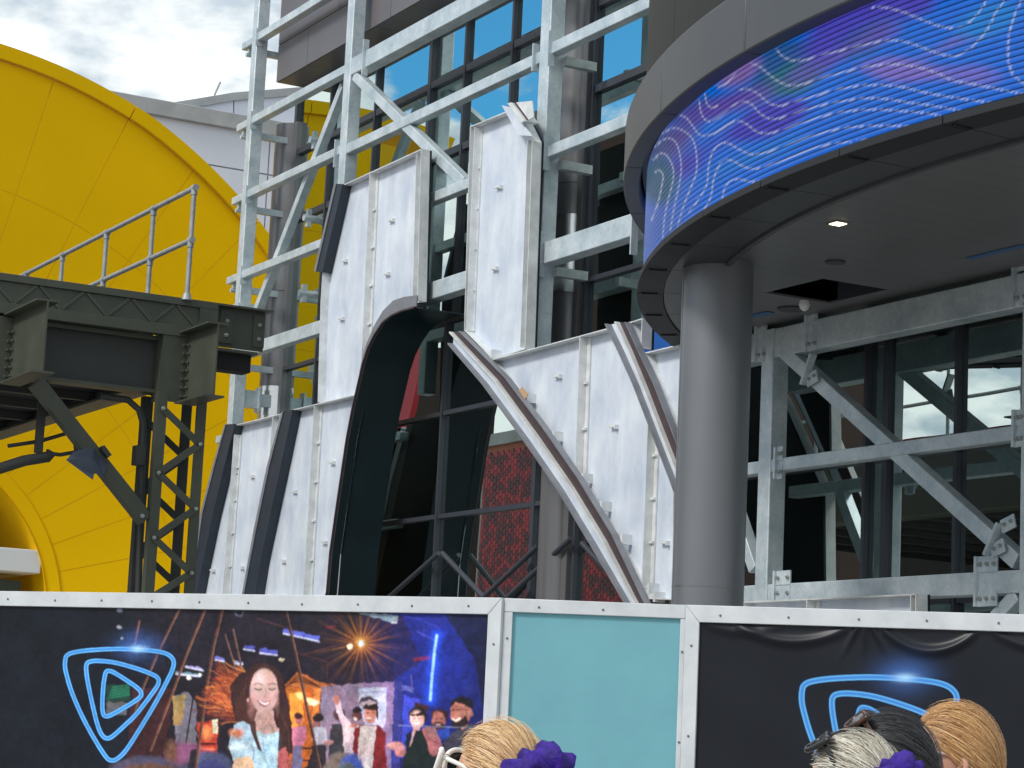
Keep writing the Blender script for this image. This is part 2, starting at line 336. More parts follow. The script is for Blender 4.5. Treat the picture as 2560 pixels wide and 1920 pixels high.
# lower balcony tubes inside the arch (dark braces in front of the glass)
def yb(px, py, w): return tuple(hy(px, py, w))
for (a, b) in (((983, 1484), (1097, 1383)), ((1106, 1383), (1215, 1500)), ((1212, 1490), (1345, 1365)), ((1268, 1494), (1428, 1345)), ((1455, 1358), (1585, 1500))):
    p, q = yb(*a, GY - 0.22), yb(*b, GY - 0.16)
    dd = np.array(p if p[2] < q[2] else q) - np.array(q if p[2] < q[2] else p); lowp = np.array(p if p[2] < q[2] else q) + dd * 0.25
    B.part('brace_tube', MB().tube([tuple(lowp), q if p[2] < q[2] else p], 0.035, 12), MULL, sm=True)

# ================================================================== GALVANISED FRAME
LV = [6.18, 7.42, 8.70, 9.98, 11.22, 12.50]
def z_of(px, py): return hy(px, py, 0)[2]
SF = Thing('exposed_steelwork', 'large galvanised steel frame of posts, cross beams and braces standing clear of the glazed front', 'steel frame', (-9, 0, 0))
SF2 = Thing('exposed_steelwork', 'galvanised steel frame with bolted plates below the round canopy', 'steel frame', (1.7, 0, 0))
ps = 0.21
c1x = hy(597, 600, 0)[0]; c2x = hy(848, 374, 0)[0]; c3x = hy(1341, 300, 0)[0]; c4x = hy(1894, 1200, 0)[0]; c5x = hy(2549, 1300, 0)[0]
print('posts', c1x, c2x, c3x, c4x, c5x)
def post(T, x, z0, z1, wx=ps, wy=0.20): return T.part('post', MB().box(x, x + wx, 0, wy, z0, z1), GALV, bev=0.012)
post(SF, c1x, 0, 14.5); post(SF, c2x, 6.5, 14.2, 0.23); post(SF, c3x, 6.02, 14.2, 0.25, 0.21); post(SF2, c4x, 0, 5.82); post(SF2, c5x, 0, 5.82)
post(SF, -10.95 - 8.0 if False else c2x - 0.0 + 0.0, 0, 0.02) if False else None
# base collar on first post
SF.part('splice_collar', MB().box(c1x - 0.05, c1x + ps + 0.05, -0.04, 0.26, z_of(600, 765), z_of(600, 765) + 0.05), GALV)
def hbeam(T, x0, x1, zt, h, dep=0.14, y0=0.01, ends=True):
    b = T.part('beam', MB().box(x0, x1, y0, y0 + dep, zt - h, zt), GALV, bev=0.01)
    return b
def plate(T, x, zt, h, parent=None, wx=0.025, bolts=False, y0=-0.04, dep=0.09, tabs=0.13):
    p = T.part('end_plate', MB().box(x, x + wx, y0, y0 + dep, zt - h, zt), GALV)
    if bolts:
        for z in (zt - 0.055, zt - h + 0.055):
            for dy in (0.07, 0.17): T.inst('bolt', BOLT_X, (x + wx, y0 + dy, z), parent=p, scale=0.8)
    return p
zl = {k: z_of(*q) for k, q in dict(b1=(644, 81), b2=(635, 286), b3=(622, 472), b4=(611, 673), b5=(664, 844), B1=(876, 146), B2=(872, 356), B3=(1057, 489), B4=(1050, 713), C1=(1373, 107), C2=(1365, 364), C3=(1356, 606)).items()}
print({k: round(v, 2) for k, v in zl.items()})
for k, h in (('b1', 0.13), ('b2', 0.13), ('b3', 0.13), ('b4', 0.13), ('b5', 0.20)):
    hbeam(SF, c1x + ps, c2x, zl[k], h)
    hbeam(SF, c1x - 0.46, c1x, zl[k] - 0.01, h - 0.01, 0.13)
    # hook hanging below the stub and tie back to the building
    SF.part('hanger_clip', MB().box(c1x - 0.30, c1x - 0.24, 0.05, 0.11, zl[k] - h - 0.09, zl[k] - h - 0.01).tube([(c1x - 0.27, 0.02, zl[k] - h - 0.12), (c1x - 0.27, 0.14, zl[k] - h - 0.12)], 0.035, 8), GALV)
    SF.part('tie_beam', MB().box(c1x + 0.06, c1x + 0.15, 0.20, 0.80, zl[k] - 0.34, zl[k] - 0.24), GALV)
    plate(SF, c1x + ps, zl[k] + 0.07, h + 0.16, wx=0.015, bolts=False, dep=0.12, y0=-0.02)
zlow = hy(560, 1085, 0)[2]
hbeam(SF, c1x - 0.46, c1x, zlow, 0.12); SF.part('hanger_clip', MB().box(c1x - 0.30, c1x - 0.24, 0.05, 0.11, zlow - 0.3, zlow - 0.12), GALV)
for k, h in (('B1', 0.26), ('B2', 0.15), ('B3', 0.14), ('B4', 0.24)):
    hbeam(SF, c2x + 0.23, c3x, zl[k], h, 0.20 if h > 0.2 else 0.14)
for k, h in (('C1', 0.15), ('C2', 0.15), ('C3', 0.27)):
    bb = hbeam(SF, c3x + 0.25, -2.35 if k != 'C3' else hy(1585, 533, 0)[0], zl[k], h, 0.20 if h > 0.2 else 0.14)
    plate(SF, c3x + 0.27, zl[k] + 0.14, h + 0.30)
    SF.part('tie_beam', MB().box(c3x + 0.27, c3x + 0.37, 0.18, 0.62, zl[k] - h - 0.13, zl[k] - h - 0.02), GALV2)
plate(SF, hy(1585, 533, 0)[0], zl['C3'] + 0.05, 0.55, bolts=False)
plate(SF, c2x - 0.10, zl['b3'] + 0.1, 0.42, bolts=False); plate(SF, hy(913, 120, 0)[0], zl['B1'] + 0.16, 0.54)
plate(SF, c3x - 0.12, zl['B2'] + 0.12, 0.36, bolts=False)
for xx in (hy(960, 700, 0)[0],): pass
# lower rows hidden mostly behind the sheets
for z in (6.02, 4.7, 3.3): hbeam(SF, c1x + ps, c2x - 0.6, z, 0.13)
# braces
def brace(T, a, b, w_, y=0.10, t=0.13, yb_=None):
    p = hy(*a, y); q = hy(*b, y); return T.part('brace', MB().beam(p, q, t, w_, up=(0, 0, 1)), GALV, bev=0.008)
brace(SF, (893, 190), (1166, 458), 0.15, 0.09)
brace(SF, (862, 215), (640, 790), 0.13, 0.20)
# clamps on the far tie pipes seen through the first bay
for (px, py) in ((795, 350), (780, 545), (768, 733)):
    p = hy(px, py, 0.62); SF.part('clamp', MB().tube([(p[0] - 0.05, 0.5, p[2]), (p[0] - 0.05, 0.80, p[2])], 0.055, 10).box(p[0] - 0.09, p[0] - 0.01, 0.55, 0.62, p[2] - 0.14, p[2] + 0.14), GALV)
# big bracket between frame and corner column, low
p = hy(640, 990, 0.25); SF.part('bolted_bracket', MB().box(c1x + 0.05, c1x + 0.16, 0.20, 0.46, p[2] - 0.14, p[2] + 0.14).box(c1x + 0.02, c1x + 0.2, 0.44, 0.47, p[2] - 0.2, p[2] + 0.2).box(c1x + 0.06, c1x + 0.16, 0.47, 0.78, p[2] - 0.1, p[2] + 0.1), GALV)
# right frame
zD1, zD2, zD3 = z_of(1935, 821), z_of(1933, 1147), z_of(1914, 1461)
for x0, x1 in ((c4x + ps, c5x), (c4x - 1.6, c4x)):
    hbeam(SF2, x0, x1, zD1, 0.30, 0.20); hbeam(SF2, x0, x1, zD2, 0.13, 0.14); hbeam(SF2, x0, x1, zD3, 0.20, 0.20)
hbeam(SF2, c5x + ps, c5x + 2.2, zD1, 0.30, 0.2); hbeam(SF2, c5x + ps, c5x + 2.2, zD2, 0.13); hbeam(SF2, c5x + ps, c5x + 2.2, zD3, 0.2, 0.2)
brace(SF2, (1968, 880), (2552, 1405), 0.15, 0.09)
brace(SF2, (2470, 1575), (2552, 1487), 0.13, 0.09)
brace(SF2, (1815, 1195), (1893, 1425), 0.13, 0.09)
def vplate(px, py0, py1, wx=0.03, tabs=(0.16, True), y0=-0.03, dep=0.07, nb=2):
    a = hy(px, py0, y0); b = hy(px, py1, y0); x = a[0]
    p = SF2.part('splice_plate', MB().box(x - wx / 2, x + wx / 2, y0, y0 + dep, b[2], a[2]).box(x - wx / 2 + wx, x + tabs[0], y0 + 0.03, y0 + 0.045, a[2] - 0.14, a[2]).box(x - wx / 2 + wx, x + tabs[0], y0 + 0.03, y0 + 0.045, b[2], b[2] + 0.14), GALV)
    for z in (a[2] - 0.07, b[2] + 0.07):
        for k in range(nb): SF2.inst('bolt', BOLT_Y, (x + 0.045 + (tabs[0] - 0.05) * k / max(1, nb - 1) * 0.85, y0 + 0.03, z), parent=p, scale=0.9)
    return p
vplate(2013, 768, 878); vplate(2531, 640, 765); vplate(1936, 1117, 1197, tabs=(0.10, True)); vplate(2531, 1024, 1117, tabs=(0.10, True))
vplate(2437, 1391, 1516, tabs=(0.26, True), nb=3); vplate(1934, 1427, 1500, tabs=(0.24, True)); vplate(1888, 800, 905)
for a, b in (((2033, 885), (2008, 962)), ((2500, 1308), (2466, 1388))):
    p = hy(*a, -0.03); q = hy(*b, -0.03)
    o = SF2.part('splice_plate', MB().beam(p, q, 0.08, 0.028, up=(1, 0, 0)), GALV)
    for f_, pt in (((0.12, p), (0.88, q)) if a[0] > 2100 else ((0.9, q),)):
        c = np.array(p) * (1 - f_) + np.array(q) * f_
        t = SF2.part('plate_tab', MB().beam((c[0] + 0.02, -0.01, c[2] - 0.0), (c[0] + 0.19, -0.01, c[2] + 0.05), 0.015, 0.12), GALV, parent=o)
        for k in (0.07, 0.15): SF2.inst('bolt', BOLT_Y, (c[0] + k, -0.02, c[2] + k * 0.3), parent=o, scale=0.8)
# dark inner frame just behind the right beams
for x in (hy(2168, 1200, 0.6)[0],):
    B.part('inner_mullion', MB().box(x - 0.035, x + 0.05, 0.80, 0.88, 0.1, 5.8), MULL)

# ================================================================== CLADDING SHEETS (backs of letter panels)
FY = -0.22                                          # front edge of the flanges
SY = -0.10                                          # sheet plane
STUD = MB().box(-0.08, 0.06, -0.05, 0.0, -0.016, 0.012).box(0.035, 0.06, -0.05, 0, -0.036, -0.016).mesh('stud_clip', ALU2)
def P2(pts, w=FY): return [tuple(hy(x, y, w)) for x, y in pts]
def sheet(name_label, pts, ribs=(), studs=(), skip=(), label_cat='metal panel', fl=0.028, edgebolts=()):
    poly = P2(pts); xs_ = [p[0] for p in poly]; zs_ = [p[2] for p in poly]
    T = Thing('metal_panel', name_label, 'metal panel', (sum(xs_) / len(xs_), SY, min(zs_)), 'unfinished metal panels fixed to the frame')
    shape = [(p[0], SY, p[2]) for p in poly]
    T.part('sheet', MB().prism(shape, (0, 0.012, 0)), ALU)
    T.part('added_dark_backing', MB().prism([(p[0], SY + 0.013, p[2]) for p in poly], (0, 0.03, 0)), DARK)  # added dark board so the sheet backs mirror dark in the glass
    n = len(poly)
    for i in range(n):
        if i in skip: continue
        a, b = poly[i], poly[(i + 1) % n]
        d = Vector((b[0] - a[0], 0, b[2] - a[2]))
        if d.length < 0.1: continue
        inw = Vector((-d.z, 0, d.x)).normalized()
        c = Vector((sum(xs_) / n, 0, sum(zs_) / n)); mid = Vector(((a[0] + b[0]) / 2, 0, (a[2] + b[2]) / 2))
        if inw.dot(c - mid) < 0: inw = -inw
        q = [(a[0], FY, a[2]), (b[0], FY, b[2]), (b[0] + inw.x * fl * 0.45, FY, b[2] + inw.z * fl * 0.45), (a[0] + inw.x * fl * 0.45, FY, a[2] + inw.z * fl * 0.45)]
        T.part('edge_flange', MB().prism(q, (0, SY - FY - 0.001, 0)), ALU2)
    for (a, b, wd, off) in ribs:
        p = hy(*a, FY); q = hy(*b, FY)
        r = T.part('rib', MB().beam((p[0], (FY + SY) / 2, p[2]), (q[0], (FY + SY) / 2, q[2]), 0.012, abs(SY - FY) - 0.004, up=(0, 1, 0)), ALU2)
        T.part('rib_leg', MB().beam((p[0] + wd, SY - 0.012, p[2]), (q[0] + wd, SY - 0.012, q[2]), wd * 1.6, 0.018, up=(0, 1, 0)), ALU2, parent=r)
        L_ = abs(p[2] - q[2]); m_ = int(L_ / 0.62)
        for k in range(1, m_ + 1):
            f_ = k / (m_ + 1); x = p[0] * (1 - f_) + q[0] * f_; z = p[2] * (1 - f_) + q[2] * f_
            T.part('rib_clip', MB().box(x + 0.006, x + wd * 1.7, SY - 0.05, SY - 0.021, z - 0.012, z + 0.012), ALU2, parent=r)
    for s_ in studs:
        p = hy(*s_, SY); T.inst('stud_clip', STUD, (p[0], SY, p[2]))
    for s_ in edgebolts:
        p = hy(*s_, SY); T.inst('bolt', BOLT_Y, (p[0], SY - 0.002, p[2]), scale=1.0)
    return T
sheet('narrow leaning sheet at the far low corner beside the olive lattice column', [(588, 1062), (702, 1034), (668, 1170), (636, 1330), (604, 1500), (490, 1500), (505, 1420), (532, 1290), (562, 1165)],
      ribs=[((585, 1086), (555, 1498), 0.035, 0), ((681, 1040), (674, 1135), 0.02, 0)], studs=[(634, 1190), (536, 1425), (608, 1418), (519, 1410)][:3], edgebolts=[(597, 1185), (576, 1186), (551, 1280), (526, 1386)])
sheet('tapering sheet between the dark leaning edge strip and the arch', [(731, 1024), (892, 985), (886, 1025), (872, 1100), (859, 1188), (844, 1290), (831, 1383), (822, 1500), (636, 1500), (652, 1399), (672, 1305), (707, 1142)],
      skip=(1, 2, 3, 4, 5, 6), ribs=[((785, 1011), (758, 1498), 0.035, 0)], studs=[(835, 1156), (740, 1228), (815, 1355), (712, 1402), (720, 1100)][:4], edgebolts=[(726, 1114), (688, 1285), (796, 1086)])
sheet('big upper sheet with two bays resting above the arch', [(857, 462), (1053, 372), (1044, 752), (1011, 756), (980, 768), (956, 787), (935, 825), (921, 862), (905, 925), (894, 982), (794, 1006), (801, 760), (806, 682)],
      skip=(2, 3, 4, 5, 6, 7, 8, 9), ribs=[((924, 430), (903, 905), 0.04, 0), ((1040, 385), (1031, 750), 0.03, 0)], studs=[(983, 550), (972, 684), (866, 651), (858, 796)], edgebolts=[(867, 479), (847, 565), (831, 635), (933, 1077)][:3])
sheet('tall upright sheet with a bent bracket on its top corner', [(1175, 316), (1290, 268), (1331, 352), (1313, 873), (1232, 900), (1196, 862), (1160, 826)],
      ribs=[((1186, 318), (1165, 826), 0.012, 0), ((1318, 350), (1300, 868), 0.03, 0)], studs=[(1252, 467), (1242, 671)], edgebolts=[(1239, 435), (1205, 430)][:0])
sheet('wide sheet sloping down behind the steel strip on its lower edge', [(1224, 900), (1524, 819), (1548, 870), (1592, 960), (1640, 1085), (1684, 1198), (1682, 1500), (1615, 1497), (1521, 1328), (1433, 1185), (1342, 1067), (1270, 960)],
      ribs=[((1449, 842), (1437, 1188), 0.045, 0), ((1620, 1030), (1604, 1464), 0.04, 0)], studs=[(1400, 940), (1540, 1066), (1668, 1356)],
      )
sheet('small triangular sheet between the brown edged strip and the round grey column', [(1610, 882), (1700, 860), (1700, 1110), (1687, 1080), (1650, 985)], ribs=[], studs=[])
sheet('small triangular fin above the brown edged strip below the canopy', [(1572, 806), (1606, 795), (1603, 872)], ribs=[], studs=[])
sheet('low pale sheet just above the hoarding below the bolted beam', [(1858, 1504), (2290, 1484), (2290, 1560), (1858, 1560)], ribs=[((2016, 1496), (2016, 1560), 0.04, 0), ((2276, 1486), (2276, 1558), 0.03, 0)], studs=[])
# little clips along the lower diagonal edge
T = Thing('edge_clips', 'row of small upright clips along the sloping sheet edge', 'clips', tuple(hy(1420, 1180, SY)))
for (px, py) in ((1317, 995), (1384, 1090), (1457, 1195), (1504, 1265), (1555, 1348), (1622, 1470), (1637, 1492), (1230, 885)):
    p = hy(px, py, FY); T.part('clip', MB().box(p[0] - 0.02, p[0] + 0.02, FY - 0.01, SY - 0.001, p[2] - 0.055, p[2] + 0.055), ALU2)
p = hy(1303, 985, FY - 0.02)
q_ = [hy(a, b, FY - 0.03) for a, b in ((1291, 981), (1305, 967), (1320, 985), (1312, 999), (1302, 1000))]
solo('cardboard_scrap', 'scrap of tan cardboard tucked behind the sloping strip', 'cardboard', MB().prism([tuple(v) for v in q_], (0, 0.006, 0)), mat('cardboard', (0.50, 0.33, 0.18), 0.9), tuple(q_[0]))
# dark edge strips
def strip(label, pts, m, y0=FY - 0.03, y1=SY, nm='edge_strip', lip=None):
    poly = P2(pts, y0); c = poly[0]
    T = Thing(nm, label, 'metal strip', (c[0], y0, min(p[2] for p in poly)))
    T.part('strip_face', MB().prism(poly, (0, y1 - y0, 0)), m, bev=0.004)
    if lip:
        pl = P2(lip, y0 - 0.012); T.part('strip_lip', MB().prism(pl, (0, 0.010, 0)), LIPG)
    return T
strip('dark navy leaning strip on the far edge of the low sheets', [(563, 1061), (587, 1059), (561, 1165), (531, 1290), (504, 1420), (489, 1500), (474, 1500), (503, 1285), (535, 1160)], NAVY, lip=[(561, 1062), (564, 1061), (537, 1160), (505, 1285), (476, 1500), (472, 1500), (500, 1285), (532, 1160)])
strip('dark navy leaning strip dividing the two low sheets', [(708, 1027), (731, 1024), (707, 1142), (672, 1305), (652, 1399), (636, 1500), (606, 1500), (638, 1328), (671, 1168)], NAVY, lip=[(703, 1031), (708, 1028), (672, 1168), (639, 1328), (607, 1500), (602, 1500), (633, 1328), (666, 1168)])
strip('short dark strip on the leaning edge of the upper sheet', [(841, 459), (856, 460), (806, 681), (790, 679)], NAVY, lip=[(834, 462), (840, 460), (789, 680), (785, 677)])
# arch lining and lip
Ac = [(818, 1500), (823, 1481), (831, 1383), (844, 1290), (859, 1188), (872, 1100), (886, 1025), (901, 960), (912, 912), (925, 872), (942, 838), (962, 808), (985, 790), (1010, 779), (1043, 770)]
A = Thing('arch_lining', 'dark teal curved metal lining inside the big arch opening', 'arch lining', tuple(hy(818, 1500, FY)))
pc = [hy(x, y, FY) for x, y in Ac]; pc = [np.array([p[0], 0, p[2]]) for p in pc]
pc = [pc[0] + (pc[0] - pc[1]) / abs(pc[0][2] - pc[1][2]) * (pc[0][2] - 0.02)] + pc
m_ = MB(); n = len(pc); t_ = 0.015
vs = []
for p in pc: vs += [(p[0], FY, p[2]), (p[0], FY + 0.70, p[2]), (p[0] - t_, FY + 0.70, p[2] + t_), (p[0] - t_, FY, p[2] + t_)]
fs = []
for i in range(n - 1):
    for k in range(4): fs.append((i * 4 + k, i * 4 + (k + 1) % 4, i * 4 + 4 + (k + 1) % 4, i * 4 + 4 + k))
m_.add(vs, fs + [(0, 1, 2, 3), (4 * n - 1, 4 * n - 2, 4 * n - 3, 4 * n - 4)]); A.part('lining_sheet', m_, TEAL_DK, sm=True)
m_ = MB(); wid = [0.05 if i < 8 else 0.05 + 0.028 * (i - 7) for i in range(n)]; wid[-1] = 0.17; wid[-2] = 0.20; vs = []
for i, p in enumerate(pc):
    d = pc[min(i + 1, n - 1)] - pc[max(i - 1, 0)]; d /= np.linalg.norm(d); nn = np.array([-d[2], 0, d[0]]); q = p + nn * wid[i]
    vs += [(p[0], FY - 0.012, p[2]), (q[0], FY - 0.012, q[2]), (q[0], FY - 0.002, q[2]), (p[0], FY - 0.002, p[2])]
m_.add(vs, fs); A.part('grey_lip', m_, LIPG)
m_ = MB(); vs = []
for i, p in enumerate(pc):
    d = pc[min(i + 1, n - 1)] - pc[max(i - 1, 0)]; d /= np.linalg.norm(d); nn = np.array([-d[2], 0, d[0]]); q = p + nn * 0.018; p = p - nn * 0.005
    vs += [(p[0], FY - 0.045, p[2]), (q[0], FY - 0.045, q[2]), (q[0], FY - 0.011, q[2]), (p[0], FY - 0.011, p[2])]
m_.add(vs, fs); A.part('edge_bead', m_, BROWN)
# double channel strips
def chan(label, lo_, mid_, up_):
    T = Thing('steel_channel', label, 'steel channel', tuple(hy(*lo_[-1], FY)), 'sloping steel channels on the sheet edges')
    def band(a, b, y0, y1, m, nm):
        pa = P2(a, FY - 0.05); pb = P2(b, FY - 0.05); k = len(pa); vs = []
        for i in range(k): vs += [(pa[i][0], y0, pa[i][2]), (pb[i][0], y0, pb[i][2]), (pb[i][0], y1, pb[i][2]), (pa[i][0], y1, pa[i][2])]
        fs = []
        for i in range(k - 1):
            for j in range(4): fs.append((i * 4 + j, i * 4 + (j + 1) % 4, i * 4 + 4 + (j + 1) % 4, i * 4 + 4 + j))
        T.part(nm, MB().add(vs, fs + [(0, 1, 2, 3), (4 * k - 1, 4 * k - 2, 4 * k - 3, 4 * k - 4)]), m)
    def mixp(a, b, t): return [(x0 * (1 - t) + x1 * t, y0 * (1 - t) + y1 * t) for (x0, y0), (x1, y1) in zip(a, b)]
    band(mixp(lo_, mid_, 0.12), mid_, FY - 0.03, FY - 0.01, ALU, 'pale_web')
    band(mid_, mixp(mid_, up_, 0.92), FY - 0.045, FY - 0.02, BROWN, 'brown_web')
    band(lo_, mixp(lo_, mid_, 0.12), FY - 0.11, FY - 0.005, LIPG, 'lower_flange')
    band(mixp(mid_, lo_, 0.10), mixp(mid_, up_, 0.06), FY - 0.10, FY - 0.046, ALU2, 'middle_flange')
    band(mixp(mid_, up_, 0.92), up_, FY - 0.09, FY - 0.005, LIPG, 'upper_flange')
chan('long steel channel running diagonally down under the wide sheet', [(1129, 862), (1215, 962), (1319, 1103), (1404, 1227), (1488, 1367), (1566, 1500), (1650, 1650)], [(1131, 830), (1243, 950), (1345, 1090), (1432, 1216), (1516, 1354), (1590, 1498), (1674, 1648)], [(1153, 828), (1270, 945), (1362, 1066), (1452, 1195), (1537, 1335), (1613, 1496), (1697, 1646)])
chan('steep steel channel on the right edge of the wide sheet', [(1522, 811), (1555, 880), (1592, 962), (1640, 1086), (1684, 1200), (1730, 1330)], [(1547, 805), (1580, 878), (1613, 958), (1657, 1072), (1696, 1172), (1745, 1300)], [(1570, 806), (1603, 878), (1641, 957), (1681, 1060), (1715, 1150), (1770, 1280)])
# bent bracket on the tall sheet's top corner
T = Thing('bent_bracket', 'open folded metal bracket clinging to the top corner of the tall sheet', 'bracket', tuple(hy(1300, 300, FY)))
for pts, off, m in (([(1254, 263), (1276, 268), (1330, 340), (1296, 338)], (0, 0.015, 0), ALU), ([(1276, 258), (1290, 256), (1322, 300), (1308, 302)], (0, 0.012, 0), BROWN), ([(1290, 256), (1330, 252), (1334, 292), (1322, 300)], (0, 0.014, 0), ALU2), ([(1268, 258), (1278, 256), (1312, 302), (1302, 306)], (0, 0.20, 0), ALU2)):
    T.part('folded_plate', MB().prism(P2(pts, FY - 0.06 - 0.02 * len(T.e.children)), off), m)

# ================================================================== ROUND CANOPY
RCX, RCY = 6.25, 7.0
RT = Thing('round_canopy', 'big round charcoal canopy carrying a curved blue and violet screen', 'canopy', (RCX, RCY, 5.8))
cc = (RCX, RCY)
for a in range(170, 310, 10):
    RT.part('drum_panel', MB().arc(cc, 10.62, 10.68, 7.3, 13.5, a + 0.03, a + 9.97, 12), DRUM, sm=True)
for k in range(14):
    RT.part('rim_panel', MB().arc(cc, 10.70, 10.86, 6.84, 7.37, 172 + k * 10 + 0.02, 182 + k * 10 - 0.02, 14), BAND, bev=0.015)
RT.part('screen_backing', MB().arc(cc, 10.48, 10.53, 5.88, 7.3, 170, 320, 150), RINGM, sm=True)
RT.part('screen_surround', MB().arc(cc, 10.56, 10.68, 6.975, 7.1, 170, 320, 150), RINGM, sm=True)
# underside ring
for k in range(25):
    a = 172 + k * 6
    RT.part('ring_panel', MB().arc(cc, 10.44, 10.69, 5.80, 5.86, a + 0.03, a + 5.97, 8), RINGD, bev=0.004)
    RT.part('ring_panel', MB().arc(cc, 10.02, 10.435, 5.815, 5.86, a + 0.03, a + 5.97, 8), RINGM)
RT.part('ring_edge', MB().arc(cc, 9.97, 10.015, 5.79, 5.90, 170, 320, 150), BAND, sm=True)
br = MB().box(-0.08, 0.08, -0.007, 0.007, -0.012, 0.0).box(-0.08, -0.07, -0.03, 0.007, -0.012, 0).box(0.07, 0.08, -0.03, 0.007, -0.012, 0).mesh('ring_bracket', DARK)
for k in range(25):
    a = R_(172 + k * 6 + 0.3)
    RT.inst('ring_bracket', br, (RCX + 10.57 * math.cos(a), RCY + 10.57 * math.sin(a), 5.799), (0, 0, a + math.pi / 2 + math.pi / 2))
# soffit planks, running into the building, one hatch left open
hatch = (1.30, 2.02, -0.98, -0.22)
x = RCX - 9.9; k = 0
while x < 9:
    x2 = x + 0.30
    def ych(xx): d = 9.93 ** 2 - (xx - RCX) ** 2; return RCY - math.sqrt(max(d, 0))
    y0a, y0b = ych(x + 0.003), ych(x2 - 0.003)
    segs = [(None, 2.0)]
    if x2 > hatch[0] and x < hatch[1] - 0.05: segs = [(None, hatch[2]), (hatch[3], 2.0)]
    for (s0, s1) in segs:
        if s0 is None:
            if min(y0a, y0b) > s1: continue
            poly = [(x + 0.0015, min(y0a, s1), 5.87), (x2 - 0.0015, min(y0b, s1), 5.87), (x2 - 0.0015, s1, 5.87), (x + 0.0015, s1, 5.87)]
        else: poly = [(x + 0.003, s0, 5.87), (x2 - 0.003, s0, 5.87), (x2 - 0.003, s1, 5.87), (x + 0.003, s1, 5.87)]
        RT.part('soffit_plank', MB().prism(poly, (0, 0, 0.02)), SOFF)
    x = x2; k += 1
RT.part('soffit_void', MB().arc(cc, 4.0, 10.3, 6.15, 6.2, 205, 330, 60), DARK)
RT.part('hatch_frame', MB().box(hatch[0], hatch[1], -0.24, -0.22, 5.87, 6.1).box(hatch[0] + .1, hatch[1], -0.8, -0.74, 5.95, 6.05), MULL)
lamp = Thing('downlight', 'small square downlight glowing warm in the canopy soffit', 'ceiling light', tuple(hz(2095, 558, 5.865)))
c = hz(2095, 558, 5.865)
lamp.part('trim', MB().box(c[0] - 0.065, c[0] + 0.065, c[1] - 0.065, c[1] + 0.065, 5.860, 5.869), COLM)
lamp.part('diffuser', MB().box(c[0] - 0.052, c[0] + 0.052, c[1] - 0.052, c[1] + 0.052, 5.855, 5.8598), mat('lit_diffuser', (0.8, 0.7, 0.5), 0.5, emit=(1.0, 0.80, 0.50), estr=3.5))
for (px, py, r, lab) in ((2088, 655, 0.09, 'small dark round sensor in the canopy soffit'), (1978, 772, 0.14, 'dark round opening in the soffit next to the frame')):
    c = hz(px, py, 5.865); solo('ceiling_sensor', lab, 'sensor', MB().tube([(c[0], c[1], 5.855), (c[0], c[1], 5.869)], r, 20), RINGM, tuple(c))
c = hz(2011, 762, 5.83); solo('smoke_detector', 'white dome detector hanging beside the round opening in the soffit', 'detector', MB().tube([(c[0], c[1], 5.87), (c[0], c[1], 5.83), (c[0], c[1], 5.79), (c[0], c[1], 5.77)], [0.045, 0.055, 0.04, 0.015], 20), SLABW, tuple(c), sm=True)
TAPE = mat('blue_tape', (0.03, 0.12, 0.30), 0.5)
c = hz(1890, 790, 5.86); solo('blue_tape', 'strip of blue tape on the soffit behind the round column', 'tape', MB().box(c[0] - 0.25, c[0] + 0.25, c[1] - 0.05, c[1] + 0.05, 5.862, 5.867), TAPE, tuple(c))
c = hz(2490, 632, 5.86); solo('blue_tape', 'blue tape edging a dark gap in the soffit above the post', 'tape', MB().box(c[0] - 0.35, c[0] + 0.35, c[1] - 0.04, c[1] + 0.04, 5.862, 5.867), TAPE, tuple(c))
# painted screen picture, sampled at the photograph's coordinates
def catmull(pts, n=12, closed=False):
    P = np.array(pts, float); m = len(P); out = []
    rng_ = range(m if closed else m - 1)
    for i in rng_:
        p0 = P[(i - 1) % m] if closed or i > 0 else 2 * P[0] - P[1]; p1 = P[i]; p2 = P[(i + 1) % m]
        p3 = P[(i + 2) % m] if closed or i + 2 < m else 2 * P[-1] - P[-2]
        for t in np.linspace(0, 1, n, endpoint=False):
            out.append(0.5 * ((2 * p1) + (-p0 + p2) * t + (2 * p0 - 5 * p1 + 4 * p2 - p3) * t ** 2 + (-p0 + 3 * p1 - 3 * p2 + p3) * t ** 3))
    out.append(P[0] if closed else P[-1]); return np.array(out)
def dist_poly(X, Y, pl):
    D = np.full(X.shape, 1e9)
    x0, y0 = pl.min(0) - 90; x1, y1 = pl.max(0) + 90
    idx = (X > x0) & (X < x1) & (Y > y0) & (Y < y1)
    xs_, ys_ = X[idx], Y[idx]; d = np.full(xs_.shape, 1e9)
    for a, b in zip(pl[:-1], pl[1:]):
        v = b - a; L2 = v @ v + 1e-9; t = np.clip(((xs_ - a[0]) * v[0] + (ys_ - a[1]) * v[1]) / L2, 0, 1)
        d = np.minimum(d, np.hypot(xs_ - a[0] - t * v[0], ys_ - a[1] - t * v[1]))
    D[idx] = d; return D
def mixc(C, m, col): m = np.clip(m, 0, 1)[..., None].astype(float); C[:] = C * (1 - m) + np.array(col) * m
def zs(s, ox, oy, pts): return [(ox + x * s, oy + y * s) for x, y in pts]
